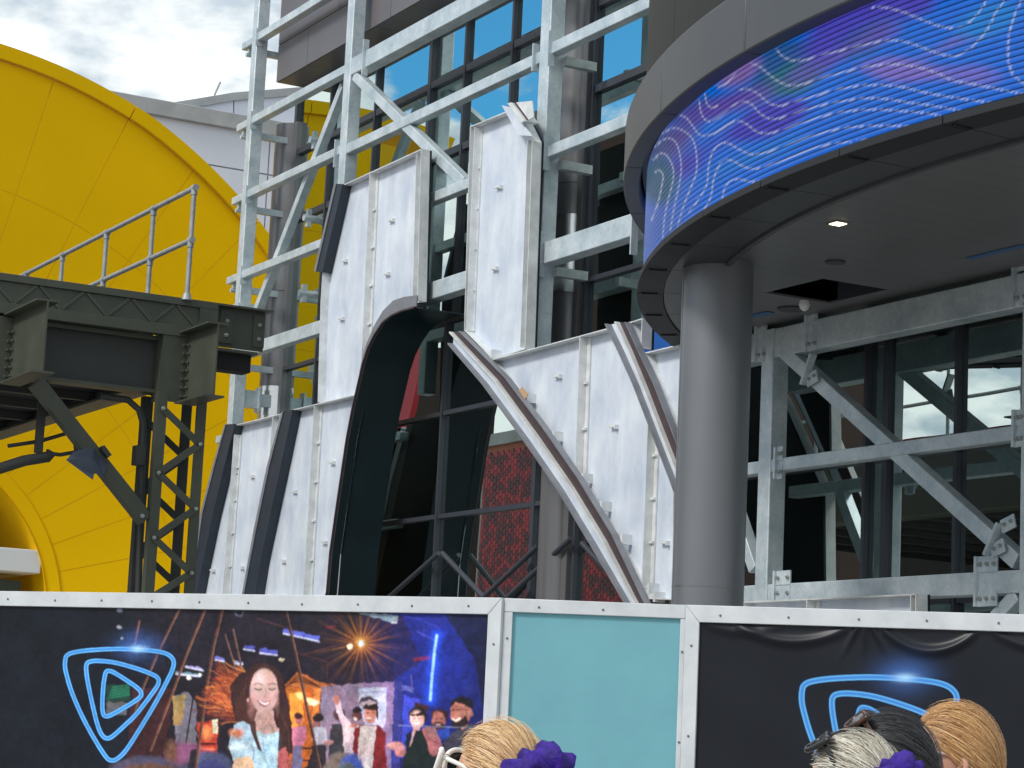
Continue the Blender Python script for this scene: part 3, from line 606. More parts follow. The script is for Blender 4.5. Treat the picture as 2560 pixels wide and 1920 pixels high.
LEDL = [[(1400,40),(1470,40),(1560,60),(1660,100),(1760,138),(1840,148),(1900,130),(1950,90),(1990,40),(2020,-20)],
 [(895,260),(930,300),(990,322),(1060,315),(1150,288),(1260,262),(1400,228),(1480,215),(1560,218),(1640,240),(1730,275),(1820,298),(1890,280),(1960,225),(2020,150),(2060,70),(2110,0)],
 [(755,338),(800,350),(850,390),(910,435),(970,455),(1040,445),(1140,415),(1260,380),(1400,350),(1520,342),(1640,355),(1740,385),(1830,425),(1960,450),(2080,475),(2212,500)],
 [(585,462),(630,440),(680,390)],
 [(700,475),(750,475),(800,500),(850,545),(910,562),(980,545),(1080,515),(1200,480),(1330,456),(1450,452),(1560,462),(1680,490),(1800,512),(1920,530),(2030,545)],
 [(515,500),(525,550),(550,572),(580,560)],[(485,530),(492,590),(515,635),(550,645),(610,610),(670,560),(720,540),(760,552),(800,595),(850,628),(910,628),(1000,600),(1110,565),(1230,540),(1360,522),(1470,525),(1600,545),(1720,560),(1880,590)],
 [(385,612),(420,630),(450,670),(480,710),(520,722),(580,700),(640,658),(690,642),(740,662),(790,700),(850,708),(930,690),(1040,650),(1150,615),(1280,590),(1420,582),(1560,590),(1700,602),(1790,622)],
 [(250,780),(290,745),(330,735),(365,765),(385,840),(388,920),(370,1020),(350,1110),(330,1230)],
 [(290,710),(345,680),(400,695),(450,740),(470,820),(468,920),(430,1020),(400,1100),(370,1200)],
 [(240,850),(280,815),(315,830),(345,890),(345,960),(320,1060),(300,1160),(290,1270)],
 [(250,915),(275,905),(293,935),(285,990),(265,1080),(230,1170)],
 [(430,1130),(480,1060),(525,980),(535,880),(560,800),(600,762),(640,762),(690,790),(760,820),(830,812),(930,780),(1050,735),(1180,695),(1330,672),(1480,668),(1640,672)],
 [(500,1130),(545,1050),(560,960),(585,890),(620,852),(665,855),(720,885),(780,897),(860,878),(960,840),(1060,800),(1160,770),(1290,752)],
 [(605,1070),(620,1000),(650,962),(690,952),(760,965),(810,962)],[(1320,748),(1420,738),(1500,732)],
 [(2212,-20),(2170,60),(2145,130),(2128,220),(2128,310),(2150,390),(2190,430),(2230,450)],
 [(2230,240),(2260,330),(2330,400),(2440,420),(2560,400)],[(2230,520),(2360,500),(2500,470),(2700,430)]]
LEDL = [catmull(zs(0.4702, 1520, 0, p), 8) for p in LEDL]
def vnoise(X, Y):
    xi = np.floor(X).astype(np.int64); yi = np.floor(Y).astype(np.int64); fx = X - xi; fy_ = Y - yi; fx = fx * fx * (3 - 2 * fx); fy_ = fy_ * fy_ * (3 - 2 * fy_)
    def h(a, b): v = (a * 374761393 + b * 668265263) & 0xffffffff; v = ((v ^ (v >> 13)) * 1274126177) & 0xffffffff; return ((v ^ (v >> 16)) & 0xffff) / 65535.0
    return (h(xi, yi) * (1 - fx) + h(xi + 1, yi) * fx) * (1 - fy_) + (h(xi, yi + 1) * (1 - fx) + h(xi + 1, yi + 1) * fx) * fy_
def fbm(X, Y): return vnoise(X, Y) * 0.55 + vnoise(X * 2.1 + 5, Y * 2.1) * 0.28 + vnoise(X * 4.3, Y * 4.3 + 8) * 0.17
def led_paint(X, Y):
    C = np.zeros(X.shape + (3,)); C[:] = (0.0, 0.17, 0.85)
    def blob(cx, cy, rx, ry, col, st=1, rot=-0.45):
        dx, dy = X - cx, Y - cy; c_, s_ = math.cos(rot), math.sin(rot); u = (dx * c_ + dy * s_) / rx; v = (-dx * s_ + dy * c_) / ry
        wob = 0.25 * np.sin(X / 37 + cy) + 0.2 * np.sin(Y / 23 + cx)
        mixc(C, (1.0 - np.hypot(u, v) + wob) * 1.8 * st, col)
    blob(2000, 150, 330, 55, (0.02, 0.12, 0.40)); blob(1990, 180, 170, 45, (0.02, 0.17, 0.28))
    blob(2150, 40, 230, 75, (0.08, 0.07, 0.60)); blob(2110, 130, 140, 40, (0.14, 0.10, 0.55), 0.8)
    blob(1880, 320, 260, 45, (0.05, 0.045, 0.58)); blob(1800, 270, 150, 40, (0.12, 0.07, 0.50), 0.8); blob(1830, 190, 80, 38, (0.26, 0.16, 0.52), 0.8)
    blob(1700, 340, 120, 40, (0.10, 0.08, 0.45), 0.7); blob(1640, 440, 50, 90, (0.01, 0.16, 0.32), 0.9, 0)
    blob(2300, 180, 200, 36, (0.22, 0.17, 0.70), 0.7, 0.1); blob(2380, 110, 130, 26, (0.20, 0.18, 0.66), 0.6)
    blob(2450, 60, 130, 50, (0.0, 0.24, 0.80), 0.8); blob(1870, 400, 170, 30, (0.0, 0.20, 0.78), 0.7)
    mut = np.clip((1760 - X) / 170, 0, 1)[..., None] * 0.5; C[:] = C * (1 - mut) + (C.mean(-1, keepdims=True) * 0.7 + np.array([.03, .02, .06])) * mut  # viewing angle falloff put into the picture colour: left end greyer and darker
    C *= (0.88 + 0.24 * fbm(X / 9, Y / 9))[..., None] * (1 - 0.10 * (np.mod(X * 0.93 + Y * 0.3, 47) < 1.6))[..., None]
    h_ = Y * 0.018 + 1.3 * np.sin(X / 160) + 0.7 * np.sin(X / 71 + Y / 110); fr_ = np.abs(h_ - np.round(h_)); mixc(C, np.exp(-(fr_ / 0.05) ** 2) * 0.7 * (X > 2640), (0.62, 0.68, 0.95))
    for pl in LEDL:
        d = dist_poly(X, Y, pl); mixc(C, np.clip((2.5 - d) / 1.6, 0, 1) * 0.72, (0.62, 0.68, 0.95))
    return C
LEDM = attr_mat('led_screen', 0.5, 0.64, spec=0.2)
def colour_mesh(name, V3, nu, nv, colors, m, base, local=True):   # V3: (nv,nu,3) local points
    V = V3.reshape(-1, 3) - np.array(base); me = bpy.data.meshes.new(name)
    i = np.arange((nv - 1) * (nu - 1)); r, c = i // (nu - 1), i % (nu - 1); a = r * nu + c
    F = np.stack([a, a + 1, a + 1 + nu, a + nu], 1)
    me.vertices.add(len(V)); me.vertices.foreach_set('co', V.ravel()); me.loops.add(F.size); me.loops.foreach_set('vertex_index', F.ravel().astype(np.int32))
    me.polygons.add(len(F)); me.polygons.foreach_set('loop_start', (np.arange(len(F)) * 4).astype(np.int32)); me.update(calc_edges=True)
    ca = me.color_attributes.new('print', 'FLOAT_COLOR', 'POINT'); ca.data.foreach_set('color', np.c_[colors.reshape(-1, 3), np.ones(len(V))].astype(np.float32).ravel())
    me.materials.append(m); me.polygons.foreach_set('use_smooth', np.ones(len(F), bool)); return me
NR = 24; z0_, z1_ = 5.885, 6.96; ph = (z1_ - z0_) / NR; nu = 900
ang = np.radians(np.concatenate([np.linspace(222, 284, nu - 260), np.linspace(284.2, 312, 260)]))
scr = bpy.data.objects.new('led_screen', MB().arc(cc, 10.56, 10.60, 5.89, 7.02, 200, 318, 140).mesh('led_screen', RINGM, RT.base)); COL.objects.link(scr); scr.parent = RT.e
for k in range(NR):
    za, zb = z0_ + k * ph + ph * 0.06, z0_ + (k + 1) * ph - ph * 0.06
    zz = np.array([za, za + (zb - za) * 0.33, za + (zb - za) * 0.66, zb]); rr = np.array([10.63, 10.64, 10.64, 10.63])
    A_, Z_ = np.meshgrid(ang, zz); RR_ = np.repeat(rr[:, None], nu, 1)
    V3 = np.stack([RCX + RR_ * np.cos(A_), RCY + RR_ * np.sin(A_), Z_], -1)
    X, Y = prW(locW(V3.reshape(-1, 3))); Ccol = led_paint(X.reshape(A_.shape), Y.reshape(A_.shape))
    edge = np.array([0.6, 1, 1, 0.65])[:, None, None]; Ccol = Ccol * edge
    me = colour_mesh('led_row', V3, nu, 4, Ccol, LEDM, RT.base)
    o = bpy.data.objects.new('led_row', me); COL.objects.link(o); o.parent = scr
# round column
cp = hz(1797, 648, 5.85); dirn = (cp[:2] - CL[:2]); dirn /= np.linalg.norm(dirn); cpx, cpy = cp[:2] + dirn * 0.318
PC = Thing('round_column', 'thick round grey column standing in front of the frame under the canopy', 'column', (cpx, cpy, 0))
PC.part('shaft', MB().tube([(cpx, cpy, 0), (cpx, cpy, 5.87)], 0.318, 64), COLM, sm=True)
zj = hd(1780, 1468, math.hypot(*(cp[:2] - CL[:2])))[2]
PC.part('joint_ring', MB().tube([(cpx, cpy, zj), (cpx, cpy, zj + 0.012)], 0.3205, 64), COLD)
ta = math.atan2(-dirn[1], -dirn[0]) - 1.32
PC.part('seam_strip', MB().box(-0.012, 0.012, -0.006, 0.006, 0, 0.01) if False else MB().tube([(cpx + 0.318 * math.cos(ta), cpy + 0.318 * math.sin(ta), 0.1), (cpx + 0.318 * math.cos(ta), cpy + 0.318 * math.sin(ta), 5.86)], 0.010, 8), COLM)
# blue hoarding glimpsed below the ring
p = hy(1640, 845, 0.6); solo('blue_sheet', 'blue sheet glimpsed between the canopy ring and the small triangular fin', 'sheet', MB().box(p[0] - 0.25, p[0] + 0.3, 0.6, 0.64, p[2] - 0.3, p[2] + 0.5), mat('blue_sheeting', (0.01, 0.10, 0.40), 0.5), tuple(p))

# ================================================================== OLIVE STEEL WALKWAY
WX = -3.0
def hX(px, py, s=WX): return hx(px, py, s)
WK = Thing('steel_walkway', 'olive painted steel walkway with lattice edge and riveted girder on a laced column', 'walkway', (WX, -5.5, 0))
yE = hX(547, 767)[1]; zT = 5.85; YL = -13.0
print('walk', yE, hX(114, 791), hX(537, 830), hX(400, 974, -3.25), hz(358, 1021, 4.95), hy(358, 1021, -5.5))
WK.part('top_flange', MB().box(WX - 0.12, WX, YL, yE, zT - 0.075, zT), GREEN, bev=0.004)
WK.part('lattice_backing', MB().box(WX - 0.06, WX - 0.035, YL, yE - 0.02, zT - 0.29, zT - 0.077), GREEN)
WK.part('bottom_flange', MB().box(WX - 0.12, WX, YL, yE, zT - 0.40, zT - 0.29), GREEN, bev=0.004)
WK.part('end_post', MB().box(WX - 0.06, WX - 0.003, yE - 0.20, yE - 0.0, zT - 0.29, zT - 0.075), GREEN)
per = 0.48; y = yE - 0.22; k = 0
while y > -8.2:
    for s_ in (0, 1):
        a = (WX - 0.025, y, zT - 0.285); b = (WX - 0.025, y - per / 2 + 0.02, zT - 0.08)
        if s_: a = (WX - 0.025, y - per / 2 - 0.02, zT - 0.08); b = (WX - 0.025, y - per, zT - 0.285)
        WK.part('lattice_bar', MB().beam(a, b, 0.018, 0.030, up=(1, 0, 0) if False else (0, 0, 1)), GREEN)
    y -= per
GXf = WX - 0.25
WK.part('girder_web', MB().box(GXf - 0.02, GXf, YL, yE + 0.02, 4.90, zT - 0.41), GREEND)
WK.part('girder_foot', MB().box(GXf - 0.12, GXf + 0.10, YL, yE, 4.865, 4.90), GREEN)
WK.part('girder_head', MB().box(GXf - 0.12, GXf + 0.10, YL, yE, zT - 0.445, zT - 0.401), GREEN)
# girder stub carrying on behind, with bolted splice
y2 = hX(662, 784, GXf)[1]; zt2 = hX(600, 775, GXf)[2]; zb2 = hX(655, 880, GXf)[2]
st = WK.part('girder_stub', MB().box(GXf - 0.02, GXf + 0.01, yE - 0.1, y2, zb2, zt2).box(GXf - 0.12, GXf + 0.12, yE - 0.1, y2 + 0.05, zt2, zt2 + 0.02), GREEN)
WK.part('stub_foot', MB().box(GXf - 0.14, GXf + 0.12, yE - 0.1, y2 - 0.1, zb2 - 0.06, zb2 - 0.03), GREEN)
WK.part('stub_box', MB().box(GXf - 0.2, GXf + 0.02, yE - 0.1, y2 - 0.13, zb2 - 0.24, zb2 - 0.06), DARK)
for ya, yb_ in ((hX(548, 800, GXf)[1], hX(582, 800, GXf)[1]), (hX(632, 800, GXf)[1], y2)):
    pl = WK.part('splice_plate', MB().box(GXf + 0.011, GXf + 0.03, ya, yb_, zb2 + 0.04, zt2 - 0.03), GREEN)
    for z in (zt2 - 0.14, zt2 - 0.29): WK.inst('bolt', BOLT_X, (GXf + 0.03, (ya + yb_) / 2, z), parent=pl, scale=0.95)
# projecting I-beams
def ibeam(pxf, pxn, pyt, pyb, plate_l):
    y0 = hX(pxf, 900)[1]; x1 = hy(pxn, (pyt + pyb) / 2, y0)[0]; zt_ = hy(pxn, pyt, y0)[2]; zb_ = hy(pxn, pyb, y0)[2]
    f = WK.part('bracket_beam', MB().box(WX + 0.0, x1, y0 - 0.008, y0 + 0.008, zb_, zt_).box(WX - 0.02, x1, y0 - 0.11, y0 + 0.11, zt_, zt_ + 0.018).box(WX - 0.02, x1, y0 - 0.11, y0 + 0.11, zb_ - 0.018, zb_), GREEN)
    yl = hX(plate_l, 900)[1]
    WK.part('stiffener_plate', MB().box(GXf, WX - 0.01, yl, yl + 0.015, zb_, zt_).box(WX - 0.03, WX - 0.012, yl, y0, zb_, zt_ - 0.01), GREEN, parent=f)
    k = int((zt_ - zb_ - 0.08) / 0.085)
    for i in range(k):
        z = zb_ + 0.06 + i * 0.088
        WK.inst('bolt', BOLT_XG, (WX - 0.01, y0 - 0.05, z), parent=f, scale=0.85); WK.inst('bolt', BOLT_YG, (WX + 0.05, y0 - 0.01, z), parent=f, scale=0.85)
    return y0, x1, zb_, zt_
ib = ibeam(470, 541, 812, 985, 405); ib2 = ibeam(29, 114, 756, 924, -30)
print('ibeam', ib, ib2)
for z in np.arange(4.97, 5.42, 0.088): WK.inst('bolt', BOLT_X, (GXf, hX(390, 900, GXf)[1], z), scale=0.8)
# deck and its underside
DE = -5.45
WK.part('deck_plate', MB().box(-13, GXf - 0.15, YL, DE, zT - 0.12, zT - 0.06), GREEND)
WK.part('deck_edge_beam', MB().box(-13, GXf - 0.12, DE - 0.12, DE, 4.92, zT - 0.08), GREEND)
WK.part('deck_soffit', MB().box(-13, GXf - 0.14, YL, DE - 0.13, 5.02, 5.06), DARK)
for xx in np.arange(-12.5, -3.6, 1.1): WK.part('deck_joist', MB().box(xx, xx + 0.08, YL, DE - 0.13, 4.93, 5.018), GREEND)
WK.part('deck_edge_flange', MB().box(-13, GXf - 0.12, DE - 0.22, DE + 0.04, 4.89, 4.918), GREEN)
# laced column
LC = Thing('laced_column', 'olive laced steel column with zigzag bars under the walkway end', 'column', (WX, -5.4, 0))
ya0, ya1 = hX(395, 1005)[1], hX(419, 1005)[1]; yb0, yb1 = hX(494, 1005)[1], hX(518, 1005)[1]
print('lcol', ya0, ya1, yb0, yb1)
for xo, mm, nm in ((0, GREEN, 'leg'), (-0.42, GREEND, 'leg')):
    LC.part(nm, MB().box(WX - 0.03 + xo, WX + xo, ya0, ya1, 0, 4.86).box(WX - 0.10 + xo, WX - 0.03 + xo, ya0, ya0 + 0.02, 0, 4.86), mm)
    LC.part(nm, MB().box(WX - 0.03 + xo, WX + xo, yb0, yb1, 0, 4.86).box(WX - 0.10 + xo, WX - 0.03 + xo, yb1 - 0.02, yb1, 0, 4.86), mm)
zs_l = [hX(412, y_)[2] for y_ in (1022, 1184, 1347, 1500)]; zs_r = [hX(503, y_)[2] for y_ in (1112, 1274, 1435, 1590)]
zz = []
for a, b in zip(zs_l, zs_r): zz += [(0, a), (1, b)]
dz = zz[0][1] - zz[2][1]
while zz[-1][1] > 0.3: zz.append((zz[-2][0], zz[-2][1] - dz))
yl_, yr_ = (ya0 + ya1) / 2, (yb0 + yb1) / 2
for i in range(len(zz) - 1):
    (s0, za), (s1, zb) = zz[i], zz[i + 1]
    lb = LC.part('lacing_bar', MB().beam((WX + 0.012, (yl_, yr_)[s0], za), (WX + 0.012, (yl_, yr_)[s1], zb), 0.014, 0.070), GREEN)
    LC.inst('bolt', BOLT_X, (WX + 0.02, (yl_, yr_)[s0], za), parent=lb, scale=0.9)
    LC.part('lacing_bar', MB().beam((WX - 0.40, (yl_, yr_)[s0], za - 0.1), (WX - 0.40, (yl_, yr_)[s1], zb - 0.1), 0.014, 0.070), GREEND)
# diagonal strut
WK.part('diagonal_strut', MB().beam(hX(88, 955, WX - 0.1), hX(362, 1300, WX - 0.1), 0.14, 0.15, up=(0, 0, 1)), GREEN, bev=0.006)
p = hX(355, 1290, WX - 0.02); WK.inst('bolt', BOLT_X, (WX - 0.02, p[1], p[2]))
# pipes
def pipe(label, pts, r, x=WX - 0.3, nm='pipe'):
    q = [tuple(hX(a, b, x)) for a, b in pts]; return solo(nm, label, 'pipe', MB().tube(q, r, 12), GREEND, q[0], sm=True)
pipe('dark drain pipe curving down beside the laced column', [(250, 990), (320, 1000), (348, 1025), (358, 1060), (355, 1200), (345, 1500), (338, 1700)], 0.035)
pipe('thick dark pipe hanging below the walkway deck', [(-60, 1190), (60, 1152), (120, 1142), (128, 1130)], 0.055, WX - 0.35)
pipe('thin dark conduit running to the floodlight', [(120, 1133), (150, 1137), (190, 1130)], 0.02, WX - 0.3)
pipe('thin dark cable loop under the walkway deck', [(20, 1115), (100, 1103), (178, 1080), (186, 1095), (190, 1130)], 0.02, WX - 0.5)
p = hX(72, 1130, WX - 0.35); WK.part('pipe_hanger', MB().box(p[0] - 0.02, p[0] + 0.02, hX(88, 1100, p[0])[1], hX(108, 1100, p[0])[1], p[2], 4.95), GREEND)
p = hX(350, 1140, WX - 0.3); WK.part('junction_box', MB().box(p[0] - 0.05, p[0] + 0.08, p[1] - 0.07, p[1] + 0.03, p[2] - 0.1, p[2] + 0.1), GREEND)
# floodlight
FLM = mat('blue_grey_casting', (0.07, 0.09, 0.13), 0.5, 0.1)
fc = hX(222, 1158, WX + 0.1)
FL = Thing('floodlight', 'blue grey floodlight clamped to the diagonal strut of the walkway', 'floodlight', tuple(fc))
o = hX
F8 = [hX(165, 1150, WX + 0.15), hX(237, 1117, WX - 0.05), hX(272, 1155, WX - 0.05), hX(258, 1188, WX + 0.05), hX(236, 1184, WX + 0.15), hX(232, 1200, WX + 0.2)]
a_, b_, c_, d_, e_, f_ = F8; ctr = hX(228, 1142, WX + 0.22)
FL.part('housing', MB().add([a_, hX(185, 1128, WX), b_, c_, d_, e_, f_, ctr, hX(215, 1150, WX - 0.25)], [(0, 1, 2, 7), (2, 3, 4, 7), (7, 4, 5), (0, 7, 5, 6), (0, 8, 1), (1, 8, 2), (2, 8, 3), (3, 8, 4), (4, 8, 5), (5, 8, 6), (6, 8, 0)]), FLM)
FL.part('clamp', MB().beam(hX(252, 1118, WX - 0.02), hX(270, 1142, WX - 0.02), 0.12, 0.05), GREEND)
# guard rail
RAILM = mat('galvanised_rail', (0.36, 0.385, 0.39), 0.5, 0.3, 0.25, 12, (0.26, 0.28, 0.29))
GR = Thing('guard_rail', 'galvanised pipe guard rail standing on the olive walkway', 'railing', (-2.14, -5.55, zT))
ry = float(hX(462, 737, WX - 0.05)[1]); zr = float(hy(486, 470, ry)[2]); zm = float(hy(476, 601, ry)[2]); print('rail y', ry, zr, zm, hy(50, 690, ry))
xsr = [hy(q, w_, ry)[0] for q, w_ in ((480, 560), (382, 560), (266, 600), (156, 650))]; sp = (xsr[0] - xsr[3]) / 3
xsr = xsr + [xsr[-1] - sp * i for i in range(1, 6)]
print('rail posts', xsr)
GR.part('rail', MB().tube([(xsr[0] + 0.03, ry, zr), (xsr[-1], ry, zr)], 0.026, 14), RAILM, sm=True)
GR.part('rail', MB().tube([(xsr[0] + 0.03, ry, zm), (xsr[-1], ry, zm)], 0.026, 14), RAILM, sm=True)
for x in xsr:
    p = GR.part('post', MB().tube([(x, ry, zT - 0.0), (x, ry, zr)], 0.025, 14), RAILM, sm=True)
    for z in (zr, zm): GR.part('clamp', MB().tube([(x - 0.05, ry, z), (x + 0.05, ry, z)], 0.034, 12).tube([(x, ry, z - 0.075), (x, ry, z)], 0.034, 12), RAILM, parent=p, sm=True)
    GR.part('foot', MB().tube([(x, ry, zT - 0.02), (x, ry, zT + 0.05)], [0.055, 0.034], 14), RAILM, parent=p)
# walkway end ledge carrying the last posts

# ================================================================== YELLOW DISC BUILDING
YX = -24.0; yc, zc = -3.06, 3.41
YB = Thing('yellow_building', 'huge yellow dished disc facade with radial panel joints and a round entrance', 'building', (YX, yc, 0))
def dish(r): return YX + 0.20 * (r - 3.45)
def seen(x, y, z):                               # keeps the measured outline while the dish leans forward
    k = (x - CL[0]) / (YX - CL[0]); return (x, CL[1] + (y - CL[1]) * k, CL[2] + (z - CL[2]) * k)
rimt = [30, 38.5, 45, 51.5, 57, 66, 75, 80]
rimr = [10.45, 10.66, 10.80, 10.92, 10.99, 11.10, 11.12, 11.12]
def RIM(t): return float(np.interp(t, rimt, rimr))
def patch(r0, r1, t0, t1, gap, dth, nt_=8, nr_=3, x_=None):
    vs = []; fs = []
    for i in range(nt_ + 1):
        for j in range(nr_ + 1):
            r = [r0 if callable(r0) is False else 0][0] if not callable(r0) else r0
            pass
    return vs, fs
def ringpatch(ra, rb, t0, t1, gap, xo=0.0, th=0.05, nt_=8, nr_=3):
    m = MB(); vs = []
    g0 = gap
    for lay in (0, 1):
        for i in range(nt_ + 1):
            f = i / nt_
            for j in range(nr_ + 1):
                t = t0 + (t1 - t0) * f
                r0 = ra(t) if callable(ra) else ra; r1 = rb(t) if callable(rb) else rb
                r = (r0 + g0) + ((r1 - g0) - (r0 + g0)) * j / nr_
                da = math.degrees(g0 / r); tt = (t0 + da) + ((t1 - da) - (t0 + da)) * f
                q_ = seen(dish(r), yc + r * math.cos(R_(tt)), zc + r * math.sin(R_(tt))); vs.append((q_[0] + xo - lay * th, q_[1], q_[2]))
    fs = []; S = (nt_ + 1) * (nr_ + 1); w_ = nr_ + 1
    for i in range(nt_):
        for j in range(nr_):
            a = i * w_ + j; fs.append((a, a + w_, a + w_ + 1, a + 1)); fs.append((a + S, a + 1 + S, a + w_ + 1 + S, a + w_ + S))
    for i in range(nt_):
        a = i * w_; fs.append((a, a + S, a + w_ + S, a + w_)); a = i * w_ + nr_; fs.append((a, a + w_, a + w_ + S, a + S))
    for j in range(nr_):
        fs.append((j, j + 1, j + 1 + S, j + S)); a = nt_ * w_ + j; fs.append((a, a + S, a + 1 + S, a + 1))
    return m.add(vs, fs)
RIMI = lambda t: RIM(t) - 0.30
step = 8.85; t0_ = 14.7 - step * 7
for k in range(19):
    ta_, tb_ = t0_ + k * step, t0_ + (k + 1) * step
    for ra, rb in ((3.46, 5.81), (5.81, 8.33), (8.33, RIMI)):
        rm = (ra + (rb if not callable(rb) else rb(ta_))) / 2; tm = R_((ta_ + tb_) / 2)
        if zc + rm * math.sin(tm) < -0.5 or yc + rm * math.cos(tm) < -4.3: continue
        YB.part('facade_panel', ringpatch(ra, rb, ta_, tb_, 0.008), YEL, sm=True)
    if yc + 11 * math.cos(R_((ta_ + tb_) / 2)) > -4.3 and k % 2 == 1:
        YB.part('rim_panel', ringpatch(RIM if False else (lambda t: RIM(t) - 0.30), RIM, ta_, tb_ + step, 0.01, xo=0.10, th=1.6, nt_=14, nr_=2), YELD)
YB.part('lip_ring', ringpatch(3.18, 3.45, -60, 106, 0.0, xo=0.03, th=0.3, nt_=50, nr_=2), YEL, sm=True)
YB.part('facade_backing', ringpatch(3.3, 10.5, -60, 97, 0.0, xo=-0.010, th=0.03, nt_=50, nr_=2), mat('joint_backing_yellow', (0.84, 0.50, 0.0), 0.8))  # backing in a slightly deeper yellow, showing through the panel joints
m_ = MB(); vs = []; nn = 60
for i in range(nn + 1):
    t = R_(-65 + 180 * i / nn)
    for x_ in (YX + 0.0, YX - 3.2): vs.append((x_, yc + 3.18 * math.cos(t), zc + 3.18 * math.sin(t)))
YB.part('entrance_tunnel', m_.add(vs, [(2 * i, 2 * i + 1, 2 * i + 3, 2 * i + 2) for i in range(nn)]), YEL, sm=True)
YB.part('entrance_glazing', MB().box(YX - 3.3, YX - 3.2, yc - 4, yc + 4, 0, 7), mat('green_grey_glass', (0.16, 0.22, 0.20), 0.3))
YB.part('entrance_canopy', MB().box(YX - 3.0, YX - 0.05, yc - 2, -0.04, 4.23, 4.68), SLABW, bev=0.02)
YB.part('door_frame', MB().box(YX - 0.8, YX - 0.7, yc - 2, hx(50, 1470, YX - 0.75)[1], 2.6, hx(50, 1452, YX - 0.75)[2]), mat('dark_green_glass', (0.09, 0.13, 0.13), 0.3))
YB.part('side_wall', MB().box(YX - 6, YX - 0.3, -4.6, -4.4, 0, 14.2), YELD)

# ================================================================== PALE BUILDINGS BEHIND
sx = -36.0
a_ = hx(255, 226, sx); b_ = hx(700, 309, sx)
WB = Thing('pale_building', 'pale grey building with a sloping grey coping behind the yellow disc', 'building', (sx, 6, 0))
zt_ = a_[2]
ysm = [a_[1] - 0.0, hx(540, 300, sx)[1] if False else hx(675, 300, sx)[1], hx(760, 300, sx)[1] + 3]
zj1 = hx(560, 417, sx)[2]; yv_ = hx(672, 400, sx)[1]
for (y0, y1) in ((a_[1] + 0.02, yv_ - 0.02), (yv_ + 0.02, yv_ + 7)):
    for (z0, z1) in ((0, zj1 - 0.03), (zj1 + 0.01, zt_ - 0.42)): WB.part('wall_panel', MB().box(sx - 0.2, sx, y0, y1, z0, z1), WHT)
WB.part('wall_core', MB().box(sx - 8, sx - 0.05, a_[1] + 0.1, yv_ + 7, 0, zt_ - 0.5), WHTC)
WB.part('coping', MB().box(sx - 0.5, sx + 0.15, a_[1] - 0.05, yv_ + 7, zt_ - 0.42, zt_), WHTC, bev=0.02)
s2 = -46.0
q = [hx(395, 266, s2), hx(585, 233, s2), hx(720, 220, s2), hx(760, 218, s2), hx(760, 700, s2), hx(395, 700, s2)]
WB2 = Thing('pale_building', 'farther pale building with rising stained parapet peeping over the coping', 'building', tuple(q[0]))
for k in range(2): pass
WB2.part('wall', MB().prism([tuple(v) for v in (hx(400, 280, s2), hx(583, 248, s2), hx(583, 700, s2), hx(400, 700, s2))], (-6, 0, 0)), WHT)
WB2.part('wall', MB().prism([tuple(v) for v in (hx(586, 248, s2), hx(760, 234, s2), hx(760, 700, s2), hx(586, 700, s2))], (-6, 0, 0)), WHT)
WB2.part('parapet', MB().prism([tuple(v) for v in (hx(395, 262, s2 + .1), hx(585, 231, s2 + .1), hx(760, 217, s2 + .1), hx(760, 236, s2 + .1), hx(583, 251, s2 + .1), hx(398, 284, s2 + .1))], (-0.6, 0, 0)), WHTC)
p = hx(536, 238, s2); q = hx(551, 205, s2); solo('antenna', 'thin whip antenna on the far pale roof', 'antenna', MB().tube([tuple(p), tuple(q)], 0.03, 6), WHTC, tuple(p))

# ================================================================== ACROSS THE STREET (seen in the glass)
def mir(px, py, Y): p = hd(px, py, Y); return np.array([p[0], 2 * GY - p[1], p[2]])
hp = mir(1265, 1200, 62); hyv = hp[1]
def mirx(px, py): p = hy(px, py, 2 * GY - hyv); return np.array([p[0], hyv, p[2]])
pa = mirx(1208, 1116); pb = mirx(1590, 1060)
HB = Thing('hexagon_building', 'building faced with red hexagon tiles mirrored in the lower glazing', 'building', (pa[0], hyv, 0))
HB.part('wall', MB().box(pa[0], pb[0] + 0.5, hyv - 6, hyv - 0.06, 0, pa[2]), mat('maroon_wall', (0.035, 0.012, 0.012), 0.8)); HB.part('tile_mortar', MB().box(pa[0] + 0.05, pb[0] + 0.45, hyv - 0.059, hyv - 0.02, 0.9, pa[2]), mat('hex_mortar', (0.36, 0.13, 0.09), 0.8))
HB.part('coping', MB().box(pa[0] - 0.05, pb[0] + 0.55, hyv - 0.3, hyv + 0.08, pa[2] - 0.05, pa[2] + 0.28), WHTC)
HB.part('side_pier', MB().box(pa[0] - 0.75, pa[0] - 0.06, hyv - 6, hyv - 0.4, 0, pa[2] - 0.9), WHTC)
hexm = [mat('hex_tile_%s' % n, c, 0.5) for n, c in (('crimson', (0.36, 0.015, 0.03)), ('scarlet', (0.27, 0.012, 0.02)), ('maroon', (0.085, 0.012, 0.022)), ('wine', (0.15, 0.012, 0.022)))]
hr = 0.105; hv = [(hr * 0.92 * math.cos(R_(60 * i)), 0, hr * 0.92 * math.sin(R_(60 * i))) for i in range(6)]
hme = []
for mm in hexm:
    hme.append(MB().prism(hv, (0, 0.03, 0)).mesh('hexagon_tile', mm))
cells = []
x = pa[0] + 0.2; c_ = 0
while x < pb[0] + 0.5:
    z = pa[2] - 0.3 - (c_ % 2) * hr * 0.866
    while z > 0.3: cells.append((x, z)); z -= hr * 1.732
    x += hr * 1.5; c_ += 1
cells.sort(key=lambda c: (c[0] - pa[0]) * 1.0 + abs(c[1] - pa[2]) * 0.35)
stuff = [MB() for _ in hexm]
